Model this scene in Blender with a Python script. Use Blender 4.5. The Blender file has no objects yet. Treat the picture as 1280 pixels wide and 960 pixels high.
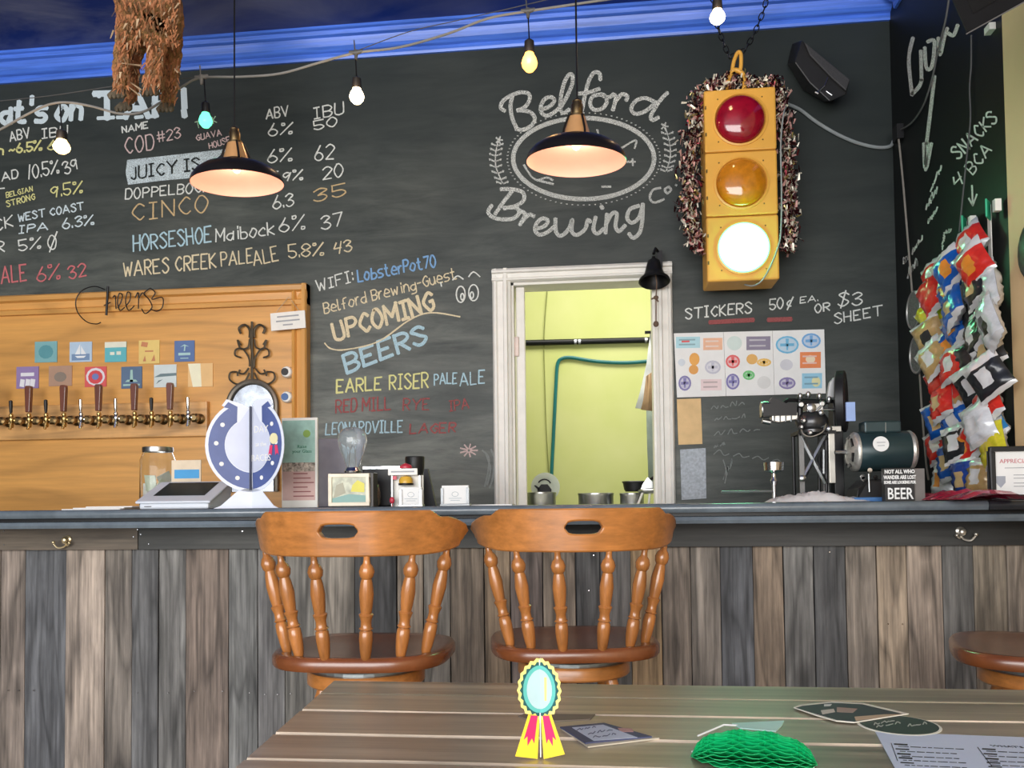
import bpy, bmesh, math, random
from mathutils import Vector, Matrix
random.seed(7)
C = bpy.context.scene.collection
SC = bpy.context.scene
rad = math.radians
# ---------------------------------------------------------------- camera
FPX, PY, CAMZ = 1050.0, 592.8, 1.085
YAW, PITCH, ROLL = rad(6.4), rad(2.0), rad(0.62)
cd = bpy.data.cameras.new('camera'); cam = bpy.data.objects.new('camera', cd); C.objects.link(cam)
cd.sensor_width = 36; cd.lens = 36*FPX/1280; cd.shift_y = (PY-480)/1280; cd.clip_start = .05
RC = Matrix.Rotation(YAW, 3, 'Z') @ Matrix.Rotation(math.pi/2+PITCH, 3, 'X') @ Matrix.Rotation(-ROLL, 3, 'Z')
CO = Vector((0, 0, CAMZ))
cam.matrix_world = Matrix.Translation(CO) @ RC.to_4x4()
SC.camera = cam
SC.view_settings.view_transform = 'Standard'; SC.view_settings.look = 'None'
SC.view_settings.gamma = 1; SC.view_settings.exposure = 0.82; SC.view_settings.use_curve_mapping = False
# ---------------------------------------------------------------- daylight
w = bpy.data.worlds.new('World'); SC.world = w; w.use_nodes = True
w.node_tree.nodes['Background'].inputs[0].default_value = (.90, .94, 1, 1)
w.node_tree.nodes['Background'].inputs[1].default_value = .9
def area(name, loc, rot, sx, sy, e, col=(1, 1, 1)):
    l = bpy.data.lights.new(name, 'AREA'); l.shape = 'RECTANGLE'; l.size = sx; l.size_y = sy; l.energy = e; l.color = col
    o = bpy.data.objects.new(name, l); C.objects.link(o); o.location = loc; o.rotation_euler = rot; return o
area('shopfront_daylight', (-1.2, -2.9, 1.75), (rad(90), 0, 0), 6.0, 2.4, 190, (1, .985, .96))
area('kitchen_light', (.1, 4.75, 3.05), (0, 0, 0), 1.6, .8, 26, (1, .97, .9))
def point(name, loc, e, col, r=.03):
    l = bpy.data.lights.new(name, 'POINT'); l.energy = e; l.color = col; l.shadow_soft_size = r
    o = bpy.data.objects.new(name, l); C.objects.link(o); o.location = loc; return o
# ---------------------------------------------------------------- pixel -> world on a real plane
def ray(px, py): return (RC @ Vector(((px-640)/FPX, (PY-py)/FPX, -1)))
def aY(px, py, Y): d = ray(px, py); return CO + d*(Y/d.y)
def aX(px, py, X): d = ray(px, py); return CO + d*(X/d.x)
def aZ(px, py, Z): d = ray(px, py); return CO + d*((Z-CAMZ)/d.z)
# ---------------------------------------------------------------- materials
class NT:
    def __init__(s, name):
        s.m = bpy.data.materials.new(name); s.m.use_nodes = True; s.t = s.m.node_tree; s.n = s.t.nodes
        s.b = s.n['Principled BSDF']
    def N(s, ty, **k):
        n = s.n.new(ty)
        for a, b in k.items(): setattr(n, a, b)
        return n
    def L(s, a, b): s.t.links.new(a, b)
    def coord(s, scale=(1, 1, 1), gen=False):
        tc = s.N('ShaderNodeTexCoord'); mp = s.N('ShaderNodeMapping'); mp.inputs['Scale'].default_value = scale
        s.L(tc.outputs['Object'], mp.inputs[0]); return mp.outputs[0]
    def noise(s, co, scale=1, detail=4, rough=.6, w=True, dist=0):
        n = s.N('ShaderNodeTexNoise', noise_dimensions='4D'); s.L(co, n.inputs['Vector'])
        n.inputs['Scale'].default_value = scale; n.inputs['Detail'].default_value = detail; n.inputs['Roughness'].default_value = rough
        n.inputs['Distortion'].default_value = dist
        if w:
            oi = s.N('ShaderNodeObjectInfo'); mu = s.N('ShaderNodeMath', operation='MULTIPLY'); mu.inputs[1].default_value = 57
            s.L(oi.outputs['Random'], mu.inputs[0]); s.L(mu.outputs[0], n.inputs['W'])
        return n.outputs[0]
    def rng(s, v, a, b, c, d):
        n = s.N('ShaderNodeMapRange'); s.L(v, n.inputs[0])
        for i, x in zip((1, 2, 3, 4), (a, b, c, d)): n.inputs[i].default_value = x
        return n.outputs[0]
    def mix(s, f, a, b, ty='MIX'):
        n = s.N('ShaderNodeMix', data_type='RGBA', blend_type=ty)
        for i, x in ((0, f), (6, a), (7, b)):
            if isinstance(x, (int, float)): n.inputs[i].default_value = x
            elif isinstance(x, tuple): n.inputs[i].default_value = (*x[:3], 1)
            else: s.L(x, n.inputs[i])
        return n.outputs[2]
    def mul(s, col, v):   # colour times scalar socket
        n = s.N('ShaderNodeVectorMath', operation='SCALE')
        if isinstance(col, tuple): n.inputs[0].default_value = col[:3]
        else: s.L(col, n.inputs[0])
        s.L(v, n.inputs['Scale']); return n.outputs[0]
    def base(s, c): s.L(c, s.b.inputs['Base Color'])
    def bump(s, h, st=.3, d=.002):
        n = s.N('ShaderNodeBump'); n.inputs['Strength'].default_value = st; n.inputs['Distance'].default_value = d
        s.L(h, n.inputs['Height']); s.L(n.outputs[0], s.b.inputs['Normal'])
    def P(s, rough=.5, metal=0., spec=.5, **k):
        s.b.inputs['Roughness'].default_value = rough; s.b.inputs['Metallic'].default_value = metal
        s.b.inputs['Specular IOR Level'].default_value = spec
        for a, v in k.items(): s.b.inputs[a.replace('_', ' ')].default_value = v
        return s.m
MC = {}
def mat(name, col=None, rough=.5, metal=0., var=.12, vs=14, emi=None, es=0, bump=0, trans=0, spec=.5, alpha=None, ior=1.45, coat=0):
    """simple procedural material; col None takes the object's own colour"""
    if name in MC: return MC[name]
    t = NT(name); co = t.coord(); n = t.noise(co, vs, 4)
    f = t.rng(n, .3, .7, 1-var, 1+var)
    if col is None:
        oi = t.N('ShaderNodeObjectInfo'); t.base(t.mul(oi.outputs['Color'], f))
    else: t.base(t.mul(col, f))
    t.P(rough, metal, spec)
    t.b.inputs['Transmission Weight'].default_value = trans; t.b.inputs['IOR'].default_value = ior
    t.b.inputs['Coat Weight'].default_value = coat
    if emi: t.b.inputs['Emission Color'].default_value = (*emi, 1); t.b.inputs['Emission Strength'].default_value = es
    if bump: t.bump(n, bump)
    if alpha is not None: t.b.inputs['Alpha'].default_value = alpha
    MC[name] = t.m; return t.m
def wood(name, col=None, scale=(45, 45, 2), rough=.6, amt=.35, blotch=.3, tint=(.5, .6, .75), tamt=.0, bump=.4, coat=0, bscale=(9, 9, 2.2), rings=0, rscale=(3, 3, .6), ringcol=.6, knots=None):
    if name in MC: return MC[name]
    t = NT(name)
    g = t.noise(t.coord(scale), 1, 6, .65); b = t.noise(t.coord(bscale), 1, 3, .6)
    f = t.rng(g, .3, .7, 1-amt, 1+amt); f2 = t.rng(b, .25, .75, 1-blotch, 1+blotch)
    if col is None:
        oi = t.N('ShaderNodeObjectInfo'); c = oi.outputs['Color']
    else:
        c = t.N('ShaderNodeRGB').outputs[0]; c.default_value = (*col, 1)
    if tamt:
        b2 = t.noise(t.coord(tuple(x*1.3 for x in bscale)), 1.1, 4, .6, dist=.6)
        c = t.mix(t.rng(b2, .42, .68, 0, tamt), c, tint, 'MULTIPLY')
    c = t.mul(t.mul(c, f), f2)
    if rings:
        r = t.noise(t.coord(rscale), 1, 1.5, .45); m = t.N('ShaderNodeMath', operation='MULTIPLY'); m.inputs[1].default_value = rings; t.L(r, m.inputs[0])
        pp = t.N('ShaderNodeMath', operation='PINGPONG'); pp.inputs[1].default_value = 1; t.L(m.outputs[0], pp.inputs[0])
        c = t.mul(c, t.rng(pp.outputs[0], 0, .35, ringcol, 1))
    if knots:
        vo = t.N('ShaderNodeTexVoronoi', voronoi_dimensions='4D'); t.L(t.coord(knots), vo.inputs['Vector']); vo.inputs['Scale'].default_value = 1
        oi2 = t.N('ShaderNodeObjectInfo'); mk = t.N('ShaderNodeMath', operation='MULTIPLY'); mk.inputs[1].default_value = 91; t.L(oi2.outputs['Random'], mk.inputs[0]); t.L(mk.outputs[0], vo.inputs['W'])
        c = t.mul(c, t.rng(vo.outputs['Distance'], .10, .30, .35, 1))
    t.base(c); t.bump(g, bump, .0015); t.P(rough); t.b.inputs['Coat Weight'].default_value = coat; t.b.inputs['Coat Roughness'].default_value = .36 if name == 'table_board' else .25
    MC[name] = t.m; return t.m
def chalk(name, col, dens=.5):
    if name in MC: return MC[name]
    t = NT(name); n = t.noise(t.coord(), 330, 2, .8, w=False); a = t.rng(n, .5-dens*.35, .5-dens*.35+.22, .0, 1)
    t.base(t.mul(col, t.rng(n, .3, .7, .8, 1.15))); t.L(a, t.b.inputs['Alpha']); t.P(.95, 0, .1)
    MC[name] = t.m; return t.m
# ---------------------------------------------------------------- mesh builder
def frame(d):
    d = Vector(d).normalized(); u = Vector((0, 0, 1)) if abs(d.z) < .9 else Vector((1, 0, 0))
    x = u.cross(d).normalized(); y = d.cross(x); return x, y, d
def euler(x=0, y=0, z=0): return (Matrix.Rotation(rad(z), 3, 'Z') @ Matrix.Rotation(rad(y), 3, 'Y') @ Matrix.Rotation(rad(x), 3, 'X'))
class MB:
    def __init__(s): s.v = []; s.f = []; s.m = []; s.mi = 0
    def add(s, vs, fs):
        o = len(s.v); s.v += [Vector(v) for v in vs]; s.f += [[i+o for i in f] for f in fs]; s.m += [s.mi]*len(fs); return s
    def box(s, c, sz, R=None):
        c = Vector(c); a, b, d = [x/2 for x in sz]; R = R or Matrix.Identity(3)
        vs = [c + R @ Vector((x*a, y*b, z*d)) for x in (-1, 1) for y in (-1, 1) for z in (-1, 1)]
        return s.add(vs, [(0, 1, 3, 2), (4, 6, 7, 5), (0, 4, 5, 1), (2, 3, 7, 6), (0, 2, 6, 4), (1, 5, 7, 3)])
    def bb(s, x0, x1, y0, y1, z0, z1): return s.box(((x0+x1)/2, (y0+y1)/2, (z0+z1)/2), (abs(x1-x0), abs(y1-y0), abs(z1-z0)))
    def prism(s, poly, ext):
        n = len(poly); e = Vector(ext); p = [Vector(q) for q in poly]
        s.add(p+[q+e for q in p], [list(range(n))[::-1], list(range(n, 2*n))] + [(i, (i+1) % n, n+(i+1) % n, n+i) for i in range(n)]); return s
    def cyl(s, a, b, r0, r1=None, n=16): return s.tube([a, b], [r0, r0 if r1 is None else r1], n)
    def tube(s, pts, r, n=8, closed=False):
        pts = [Vector(p) for p in pts]; k = len(pts); rr = r if isinstance(r, (list, tuple)) else [r]*k
        vs = []; px = None
        for i, p in enumerate(pts):
            a = pts[i-1] if (i > 0 or closed) else p; b = pts[(i+1) % k] if (i < k-1 or closed) else p
            d = (b-a); d = d.normalized() if d.length > 1e-9 else Vector((0, 0, 1))
            if px is None: px = frame(d)[0]
            px = (px - d*px.dot(d)); px = px.normalized() if px.length > 1e-6 else frame(d)[0]
            py = d.cross(px)
            for j in range(n):
                t = 2*math.pi*j/n; vs.append(p + (px*math.cos(t)+py*math.sin(t))*rr[i])
        fs = []
        for i in range(k if closed else k-1):
            for j in range(n):
                a = i*n+j; b = i*n+(j+1) % n; c = ((i+1) % k)*n+(j+1) % n; d = ((i+1) % k)*n+j; fs.append((a, b, c, d))
        if not closed: fs += [list(range(n))[::-1], list(range((k-1)*n, k*n))]
        return s.add(vs, fs)
    def lathe(s, prof, c=(0, 0, 0), ax=(0, 0, 1), n=24, cap=True):
        x, y, z = frame(ax); c = Vector(c); vs = []; k = len(prof)
        for r, h in prof:
            for j in range(n):
                t = 2*math.pi*j/n; vs.append(c+z*h+(x*math.cos(t)+y*math.sin(t))*max(r, 1e-5))
        fs = [(i*n+j, i*n+(j+1) % n, (i+1)*n+(j+1) % n, (i+1)*n+j) for i in range(k-1) for j in range(n)]
        if cap: fs += [list(range(n))[::-1], list(range((k-1)*n, k*n))]
        return s.add(vs, fs)
    def ell(s, c, r, R=None, nu=16, nv=10):
        c = Vector(c); R = R or Matrix.Identity(3); vs = []
        for i in range(nv+1):
            p = math.pi*i/nv
            for j in range(nu):
                t = 2*math.pi*j/nu; vs.append(c + R @ Vector((r[0]*math.sin(p)*math.cos(t), r[1]*math.sin(p)*math.sin(t), r[2]*math.cos(p))))
        return s.add(vs, [(i*nu+j, (i+1)*nu+j, (i+1)*nu+(j+1) % nu, i*nu+(j+1) % nu) for i in range(nv) for j in range(nu)])
    def build(s, name, mats, parent=None, smooth=False, bevel=0, col=None, seg=2):
        if not isinstance(mats, (list, tuple)): mats = [mats]
        me = bpy.data.meshes.new(name)
        if parent is not None: off = wloc(parent)
        else:
            xs = [v.x for v in s.v]; ys = [v.y for v in s.v]; zs = [v.z for v in s.v]
            off = Vector(((min(xs)+max(xs))/2, (min(ys)+max(ys))/2, min(zs)))
        me.from_pydata([v-off for v in s.v], [], s.f)
        for m in mats: me.materials.append(m)
        if len(mats) > 1:
            for p, i in zip(me.polygons, s.m): p.material_index = i
        bm = bmesh.new(); bm.from_mesh(me); bmesh.ops.remove_doubles(bm, verts=bm.verts, dist=2e-6)
        if not getattr(s, 'flat', False): bmesh.ops.recalc_face_normals(bm, faces=bm.faces)
        bm.to_mesh(me); bm.free()
        if smooth:
            for p in me.polygons: p.use_smooth = True
            me.set_sharp_from_angle(angle=rad(42))
        o = bpy.data.objects.new(name, me); C.objects.link(o)
        if parent is not None: o.parent = parent
        else: o.location = off
        if bevel:
            b = o.modifiers.new('bevel', 'BEVEL'); b.width = bevel; b.segments = seg; b.limit_method = 'ANGLE'; b.angle_limit = rad(40)
        if col is not None: o.color = (*col, 1)
        return o
def wloc(o):
    v = Vector((0, 0, 0))
    while o is not None: v = v + o.location; o = o.parent
    return v
def tag(o, label, cat, group=None, kind=None):
    o['label'] = label; o['category'] = cat
    if group: o['group'] = group
    if kind: o['kind'] = kind
    return o
def thing(name, label, cat, loc=(0, 0, 0), group=None):
    o = bpy.data.objects.new(name, None); o.empty_display_size = .05; C.objects.link(o); o.location = loc; return tag(o, label, cat, group)
def struct(o): o['kind'] = 'structure'; return o
def copy_tree(o, parent=None):
    c = o.copy(); C.objects.link(c)
    if parent is not None: c.parent = parent
    for ch in list(o.children): copy_tree(ch, c)
    return c
def smooth_pts(p, n=6, closed=False):
    p = [Vector(q) for q in p]; k = len(p)
    if k < 3: return p
    out = []
    for i in range(k if closed else k-1):
        g = (lambda j: p[j % k]) if closed else (lambda j: p[max(0, min(k-1, j))])
        a, b, c, d = g(i-1), g(i), g(i+1), g(i+2)
        for q in range(n):
            t = q/n; out.append(.5*((2*b)+(c-a)*t+(2*a-5*b+4*c-d)*t*t+(3*b-a-3*c+d)*t**3))
    if not closed: out.append(p[-1])
    return out
def ptext(body, size, origin, xdir, up, m, parent, name='lettering', ext=.0006, align='CENTER', sx=1, bold=0):
    """printed lettering as flat mesh on a surface"""
    cu = bpy.data.curves.new(name, 'FONT'); cu.body = body; cu.size = size; cu.align_x = align; cu.extrude = ext; cu.resolution_u = 2; cu.offset = bold
    t = bpy.data.objects.new('tmp', cu); me = bpy.data.meshes.new_from_object(t); bpy.data.objects.remove(t)
    x = Vector(xdir).normalized(); u = Vector(up).normalized(); z = x.cross(u); off = wloc(parent)
    for v in me.vertices:
        c = v.co.copy(); v.co = Vector(origin)+x*c.x*sx+u*c.y+z*c.z-off
    me.materials.clear(); me.materials.append(m)
    o = bpy.data.objects.new(name, me); C.objects.link(o); o.parent = parent; return o
# ---------------------------------------------------------------- common materials
M_black = mat('black_metal', (.012, .012, .013), .38, .3)
M_blackp = mat('black_plastic', (.014, .014, .015), .45)
M_brass = mat('brass', (.62, .42, .16), .28, 1)
M_agebrass = mat('aged_brass', (.32, .22, .10), .35, 1)
M_chrome = mat('chrome', (.72, .72, .72), .14, 1)
M_steel = mat('steel', (.42, .43, .43), .3, 1)
M_white = mat('white_paint', (.80, .78, .72), .45, var=.06)
M_paper = mat('paper', (.82, .82, .80), .8, var=.04)
M_obj = mat('coloured', None, .55, var=.06)
M_foil = mat('foil_print', None, .28, .1, var=.15, vs=40, coat=.4)
M_ink = mat('ink', (.03, .03, .035), .7)
M_oak = wood('oak', (.66, .33, .085), (2.2, 30, 42), .42, .13, .12, bump=.15, coat=.15, bscale=(1.2, 6, 6), rings=9, rscale=(.8, 3, 5), ringcol=.80)
M_oakv = wood('oak_upright', (.66, .33, .085), (42, 42, 2.2), .38, .13, .1, bump=.15, coat=.2)
M_stool = wood('stool_wood', (.43, .165, .04), (5, 40, 60), .28, .30, .22, bump=.1, coat=.5)
M_spin = wood('turned_wood', (.40, .155, .042), (60, 60, 5), .22, .35, .3, bump=.06, coat=.5)
M_seat = wood('seat_wood', (.20, .062, .02), (26, 26, 26), .25, .15, .3, bump=.05, coat=.6, bscale=(5, 5, 5))
M_plank = wood('barn_plank', None, (75, 75, 3), .75, .6, .45, (.52, .52, .54), .7, .9, bscale=(11, 11, 2.6), rings=8, rscale=(13, 13, 1.5), ringcol=.55, knots=(9, 9, 3.4))
M_rail = wood('rail_board', None, (2.4, 55, 55), .6, .45, .3, (.5, .55, .6), .5, .5, bscale=(2, 9, 9))
M_table = wood('table_board', None, (1.6, 60, 40), .34, .5, .35, (.6, .6, .55), .6, .35, coat=.9, bscale=(1.6, 14, 9), rings=6, rscale=(.9, 13, 6), ringcol=.7)
M_edge = wood('worn_board_edge', (.62, .52, .40), (5, 40, 40), .5, .3, .45, bump=.3, bscale=(3, 3, 3))
# chalkboard wall paint
def board_mat(name, smudge_and_light, base=(.020, .027, .026)):
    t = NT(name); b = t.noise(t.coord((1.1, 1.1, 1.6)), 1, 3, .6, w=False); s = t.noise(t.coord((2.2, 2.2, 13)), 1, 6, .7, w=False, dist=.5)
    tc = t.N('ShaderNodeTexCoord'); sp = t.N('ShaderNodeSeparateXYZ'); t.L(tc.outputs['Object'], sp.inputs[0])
    low = t.rng(sp.outputs[2], 1.1, 2.9, 1, .10)     # chalk dust plus lighting put into the colour, paler towards the bottom
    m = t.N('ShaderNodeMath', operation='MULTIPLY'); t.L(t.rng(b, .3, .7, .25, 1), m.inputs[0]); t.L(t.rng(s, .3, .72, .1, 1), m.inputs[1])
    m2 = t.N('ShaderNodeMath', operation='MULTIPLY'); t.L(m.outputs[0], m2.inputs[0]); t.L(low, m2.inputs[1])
    m3 = t.N('ShaderNodeMath', operation='MULTIPLY'); m4 = t.N('ShaderNodeMath', operation='MULTIPLY'); t.L(m2.outputs[0], m4.inputs[0]); t.L(t.rng(sp.outputs[0], .9, 2.7, 1, .3), m4.inputs[1])   # same mix of dust and painted light, fading to the right
    t.L(m4.outputs[0], m3.inputs[0]); m3.inputs[1].default_value = smudge_and_light
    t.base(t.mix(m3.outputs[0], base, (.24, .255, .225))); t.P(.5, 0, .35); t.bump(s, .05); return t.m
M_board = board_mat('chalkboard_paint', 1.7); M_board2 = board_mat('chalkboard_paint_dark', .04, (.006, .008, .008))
# ---------------------------------------------------------------- structure
D = 4.0; ZC = aY(640, 60, D).z; ZCEIL = ZC+.125
XR = aY(1119, 300, D).x; XL = -5.2; YCREAM = aX(1264, 300, XR).y
def px_z(px, py, Y): return aY(px, py, Y).z
wx0 = aY(640, 480, D).x; wx1 = aY(820, 480, D).x; wz1 = aY(730, 350, D).z
B = MB()
B.bb(XL, wx0, D, D+.14, 0, ZCEIL); B.bb(wx1, XR+.15, D, D+.14, 0, ZCEIL); B.bb(wx0, wx1, D, D+.14, wz1, ZCEIL); B.bb(wx0, wx1, D, D+.14, 0, 1.02)
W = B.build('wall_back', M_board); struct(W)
WR = struct(MB().bb(XR, XR+.15, YCREAM, D, 0, ZCEIL).build('wall_right', M_board2))
struct(MB().bb(XR-.01, XR+.15, -3, YCREAM, 0, ZCEIL).build('wall_right_front', mat('cream_wall', (.86, .63, .35), .6, var=.06, vs=3), bevel=.006))
struct(MB().bb(XL-.12, XL, -3, D+.14, 0, ZCEIL).build('wall_left', mat('dark_wall', (.05, .055, .06), .6)))
t = NT('floor_boards'); t.base(t.mul((.11, .075, .05), t.rng(t.noise(t.coord((3, 40, 1)), 1, 4), .3, .7, .6, 1.3))); t.P(.5)
struct(MB().bb(XL-.12, XR+.15, -3, 5.9, -.06, 0).build('floor', t.m))
t = NT('night_blue_ceiling'); n1 = t.noise(t.coord((1.1, 2.4, 1)), 1.2, 5, .6, w=False, dist=.8)
tc = t.N('ShaderNodeTexCoord'); sp = t.N('ShaderNodeSeparateXYZ'); t.L(tc.outputs['Object'], sp.inputs[0])
mm = t.N('ShaderNodeMath', operation='MULTIPLY'); t.L(t.rng(n1, .36, .66, 0, 1), mm.inputs[0]); t.L(t.rng(sp.outputs[0], -.3, 1.8, 1, .12), mm.inputs[1])
t.base(t.mix(mm.outputs[0], (.004, .022, .20), (.20, .22, .34))); t.P(.45, 0, .3)
struct(MB().bb(XL-.12, XR+.15, -3, D+.14, ZCEIL, ZCEIL+.08).build('ceiling', t.m))
# crown moulding
M_crown = wood('blue_crown_paint', (.075, .20, .80), (2.5, 60, 60), .35, .32, .2, bump=.2, coat=.2, bscale=(1.5, 8, 8))
prof = [(0, 0), (.012, 0), (.016, .012), (.016, .03), (.03, .036), (.045, .05), (.055, .07), (.06, .085), (.078, .09), (.082, .108), (.095, .112), (.095, .125), (0, .125)]
cr = MB().prism([(XL, D-a, ZC+b) for a, b in prof], (XR-XL, 0, 0)).build('trim_1', M_crown); struct(cr)
struct(MB().prism([(XR-a, YCREAM, ZC+b) for a, b in prof], (0, D-.1-YCREAM, 0)).build('trim_2', M_crown))
# kitchen behind the pass window
t = NT('lime_wall'); n1 = t.noise(t.coord(), 3, 3, .5, w=False)
t.base(t.mix(t.rng(n1, .3, .7, 0, 1), (.56, .60, .20), (.62, .64, .26))); t.P(.6)
KY = 5.7
struct(MB().bb(-1.6, 1.9, KY, KY+.1, 0, 3.2).build('wall_kitchen', t.m))
struct(MB().bb(-1.7, -1.6, D+.14, KY+.1, 0, 3.2).build('wall_kitchen_left', t.m))
struct(MB().bb(1.9, 2.0, D+.14, KY+.1, 0, 3.2).build('wall_kitchen_right', t.m))
struct(MB().bb(-1.7, 2.0, D+.14, KY+.1, 3.2, 3.25).build('ceiling_kitchen', M_white))
# pass window casing
WN = struct(MB().bb(wx0-.0, wx1, D-.012, D+.20, 1.02, 1.052).build('window_1', M_white))
def casing(x0, x1, z0, z1, vert, parent, m, name='window_frame', d=.035):
    b = MB()
    if vert:
        wv = x1-x0; P = [(0, 0), (0, d*.55), (.14, d*.75), (.2, d), (.36, d), (.42, d*.7), (.7, d*.62), (.78, d*.85), (.9, d*.8), (1, d*.4), (1, 0)]
        b.prism([(x0+a*wv, D-q, z0) for a, q in P], (0, 0, z1-z0))
    else:
        h = z1-z0; P = [(0, 0), (0, d*.4), (.1, d*.8), (.22, d*.85), (.3, d*.62), (.58, d*.7), (.64, d), (.8, d), (.86, d*.75), (1, d*.55), (1, 0)]
        b.prism([(x0, D-q, z0+a*h) for a, q in P], (x1-x0, 0, 0))
    return b.build(name, m, parent)
cwl = aY(617, 480, D).x; cwr = aY(842, 480, D).x; cwt = aY(640, 337, D).z
casing(wx0-.0, cwl, 1.0, cwt-.0, True, WN, M_white); casing(wx1, cwr, 1.0, cwt, True, WN, M_white)
casing(cwl, cwr, wz1, cwt+.001, False, WN, M_white, d=.042)
b = MB(); b.bb(wx0, wx0+.012, D, D+.14, 1.05, wz1); b.bb(wx1-.012, wx1, D, D+.14, 1.05, wz1); b.bb(wx0, wx1, D, D+.14, wz1-.012, wz1); b.build('window_jamb', M_white, WN)
sx = wx0+.02
b = MB(); b.bb(sx, sx+.042, D+.03, D+.065, 1.053, wz1-.014); b.build('sash_edge', M_white, WN, bevel=.004)
p = aY(645, 433, D+.02); b = MB(); b.bb(p.x-.017, p.x+.014, D+.018, D+.029, p.z-.048, p.z+.048); b.build('latch_plate', mat('pinkish_plate', (.75, .62, .56), .5), WN, bevel=.004)
# ---------------------------------------------------------------- chalk writing
G = {'A':"02 28,28 42,14 34",'B':"02 08,08 28 37 36 25 05,25 34 33 22 02",'C':"37 28 17 05 13 22 33",'D':"02 08,08 28 36 34 22 02",'E':"38 08,08 02,02 32,05 25",'F':"38 08,08 02,05 25",
'G':"37 28 17 05 13 22 33 35,35 25",'H':"02 08,32 38,05 35",'I':"08 28,18 12,02 22",'J':"28 23 12 03",'K':"02 08,38 05,05 32",'L':"08 02,02 32",'M':"02 08,08 24,24 48,48 42",'N':"02 08,08 32,32 38",
'O':"18 06 04 12 22 34 36 28 18",'P':"02 08,08 28 37 36 25 05",'R':"02 08,08 28 37 36 25 05,15 32",'S':"37 28 18 07 16 25 34 33 22 12 03",'T':"08 48,28 22",'U':"08 03 12 22 33 38",'V':"08 22,22 48",
'W':"08 12,12 26,26 32,32 48",'X':"08 42,02 48",'Y':"08 25,48 25,25 22",'Z':"08 38,38 02,02 32",'0':"18 06 04 12 22 34 36 28 18",'1':"28 12",'2':"07 18 28 37 36 02,02 32",'3':"07 18 28 37 26 15,15 25 34 33 22 12 03",
'4':"18 05,05 35,38 22",'5':"38 08,08 05,05 25 34 33 22 12 03",'6':"28 16 04 03 12 22 33 34 25 15 04",'7':"08 38,38 12",'8':"18 07 06 34 33 22 12 03 04 36 37 28 18",'9':"36 27 17 06 05 14 25 36,37 22",
'%':"08 18 17 07 08,33 43 42 32 33,48 02",'#':"12 18,32 38,04 44,06 46",'$':"37 28 18 07 16 25 34 33 22 12 03,29 11",'!':"18 14,12 13",'.':"02 03",':':"03 04,06 07",'-':"05 25","'":"19 17",'/':"02 48",
'c':"35 26 15 04 03 12 32",'~':"04 15 24 35",'@':"18 06 04 12 22 34 36 28 18,49 01",'^':"36 26 15 14 23 33,48 11",'a':"35 15 04 03 12 22 34,36 32",'b':"08 02,05 25 34 33 22 02",'d':"35 15 04 03 12 22 34,38 32",
'e':"04 34 35 26 16 04 03 12 32",'f':"38 28 17 12,05 25",'g':"35 15 04 03 12 22 34,36 31 20 00",'h':"08 02,04 26 35 32",'i':"16 12,18 17",'k':"08 02,36 04,04 32",'l':"08 02 12",'m':"02 06,05 16 25 22,25 36 45 42",
'n':"02 06,04 16 26 35 32",'o':"16 04 03 12 22 34 35 26 16",'r':"02 06,04 16 26",'s':"36 16 05 14 24 33 22 02",'t':"18 13 22 32,06 26",'u':"06 03 12 22 34,36 32",'w':"06 12,12 25,25 32,32 46",'y':"06 23,36 11 00"}
rc = random.Random(3)
def ribbon(B, pts, wd, mapf, jit=.18):
    jit = jit if wd < 3 else jit*.35; wd = wd*1.12
    """flat stroke: pts and width in picture units, mapped onto a wall plane"""
    k = len(pts)
    L = []
    for i in range(k):
        a = pts[max(0, i-1)]; b = pts[min(k-1, i+1)]; d = Vector((b[0]-a[0], b[1]-a[1]))
        if d.length < 1e-6: d = Vector((1, 0))
        d.normalize(); n = Vector((-d.y, d.x))*wd*.5*(1+rc.uniform(-jit, jit)); p = Vector(pts[i][:2])
        if i == 0: p = p-d*wd*.3
        if i == k-1: p = p+d*wd*.3
        L.append((p+n, p-n))
    vs = []
    for a, b in L: vs += [mapf(a.x, a.y), mapf(b.x, b.y)]
    B.add(vs, [(2*i, 2*i+1, 2*i+3, 2*i+2) for i in range(k-1)])
cnt = [0]
def wallmap():
    cnt[0] += 1; y = D-.0012-.00004*(cnt[0] % 40)
    return lambda x, z: aY(x, z, y)
def rwallmap():
    cnt[0] += 1; xx = XR-.0012-.00004*(cnt[0] % 40)
    return lambda x, z: aX(x, z, xx)
lay_n = [0]
def strokes(B, st, wd, mf0, n=5, jit=.18):
    for s_ in st:
        lay_n[0] += 1; e = Vector((0, -1, 0)) if mf0(500, 300).y > D-.1 else Vector((-1, 0, 0))   # each stroke lies a hair above the one before
        mf = (lambda a, b, o=e*(lay_n[0] % 40)*.00006: mf0(a, b)+o) if mf0(500, 300).z > 1 else mf0
        if wd >= 3:
            for q_, (a, b) in enumerate(s_):
                r_ = wd*.56*rc.uniform(.92, 1.05); B.add([mf(a+r_*math.cos(k*.785), b+r_*math.sin(k*.785))-e*.00001*(1+q_) for k in range(8)], [range(8)])
        p = smooth_pts([Vector((a, b, 0)) for a, b in s_], n)
        ribbon(B, [(q.x, q.y) for q in p], wd, mf, jit)
CW = {'w': (.72, .74, .70), 'b': (.42, .60, .68), 'y': (.70, .68, .30), 'c': (.72, .62, .42), 'p': (.68, .52, .50), 'r': (.58, .17, .18), 'R': (.33, .10, .10), 'B': (.22, .40, .66), 'g': (.40, .58, .40), 'k': (.03, .035, .035), 't': (.60, .44, .24), 'f': (.23, .25, .24), 'l': (.62, .72, .76)}
def chalkm(c, dens): return chalk('chalk_%s_%d' % (c, int(dens*10)), CW[c], dens)
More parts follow.
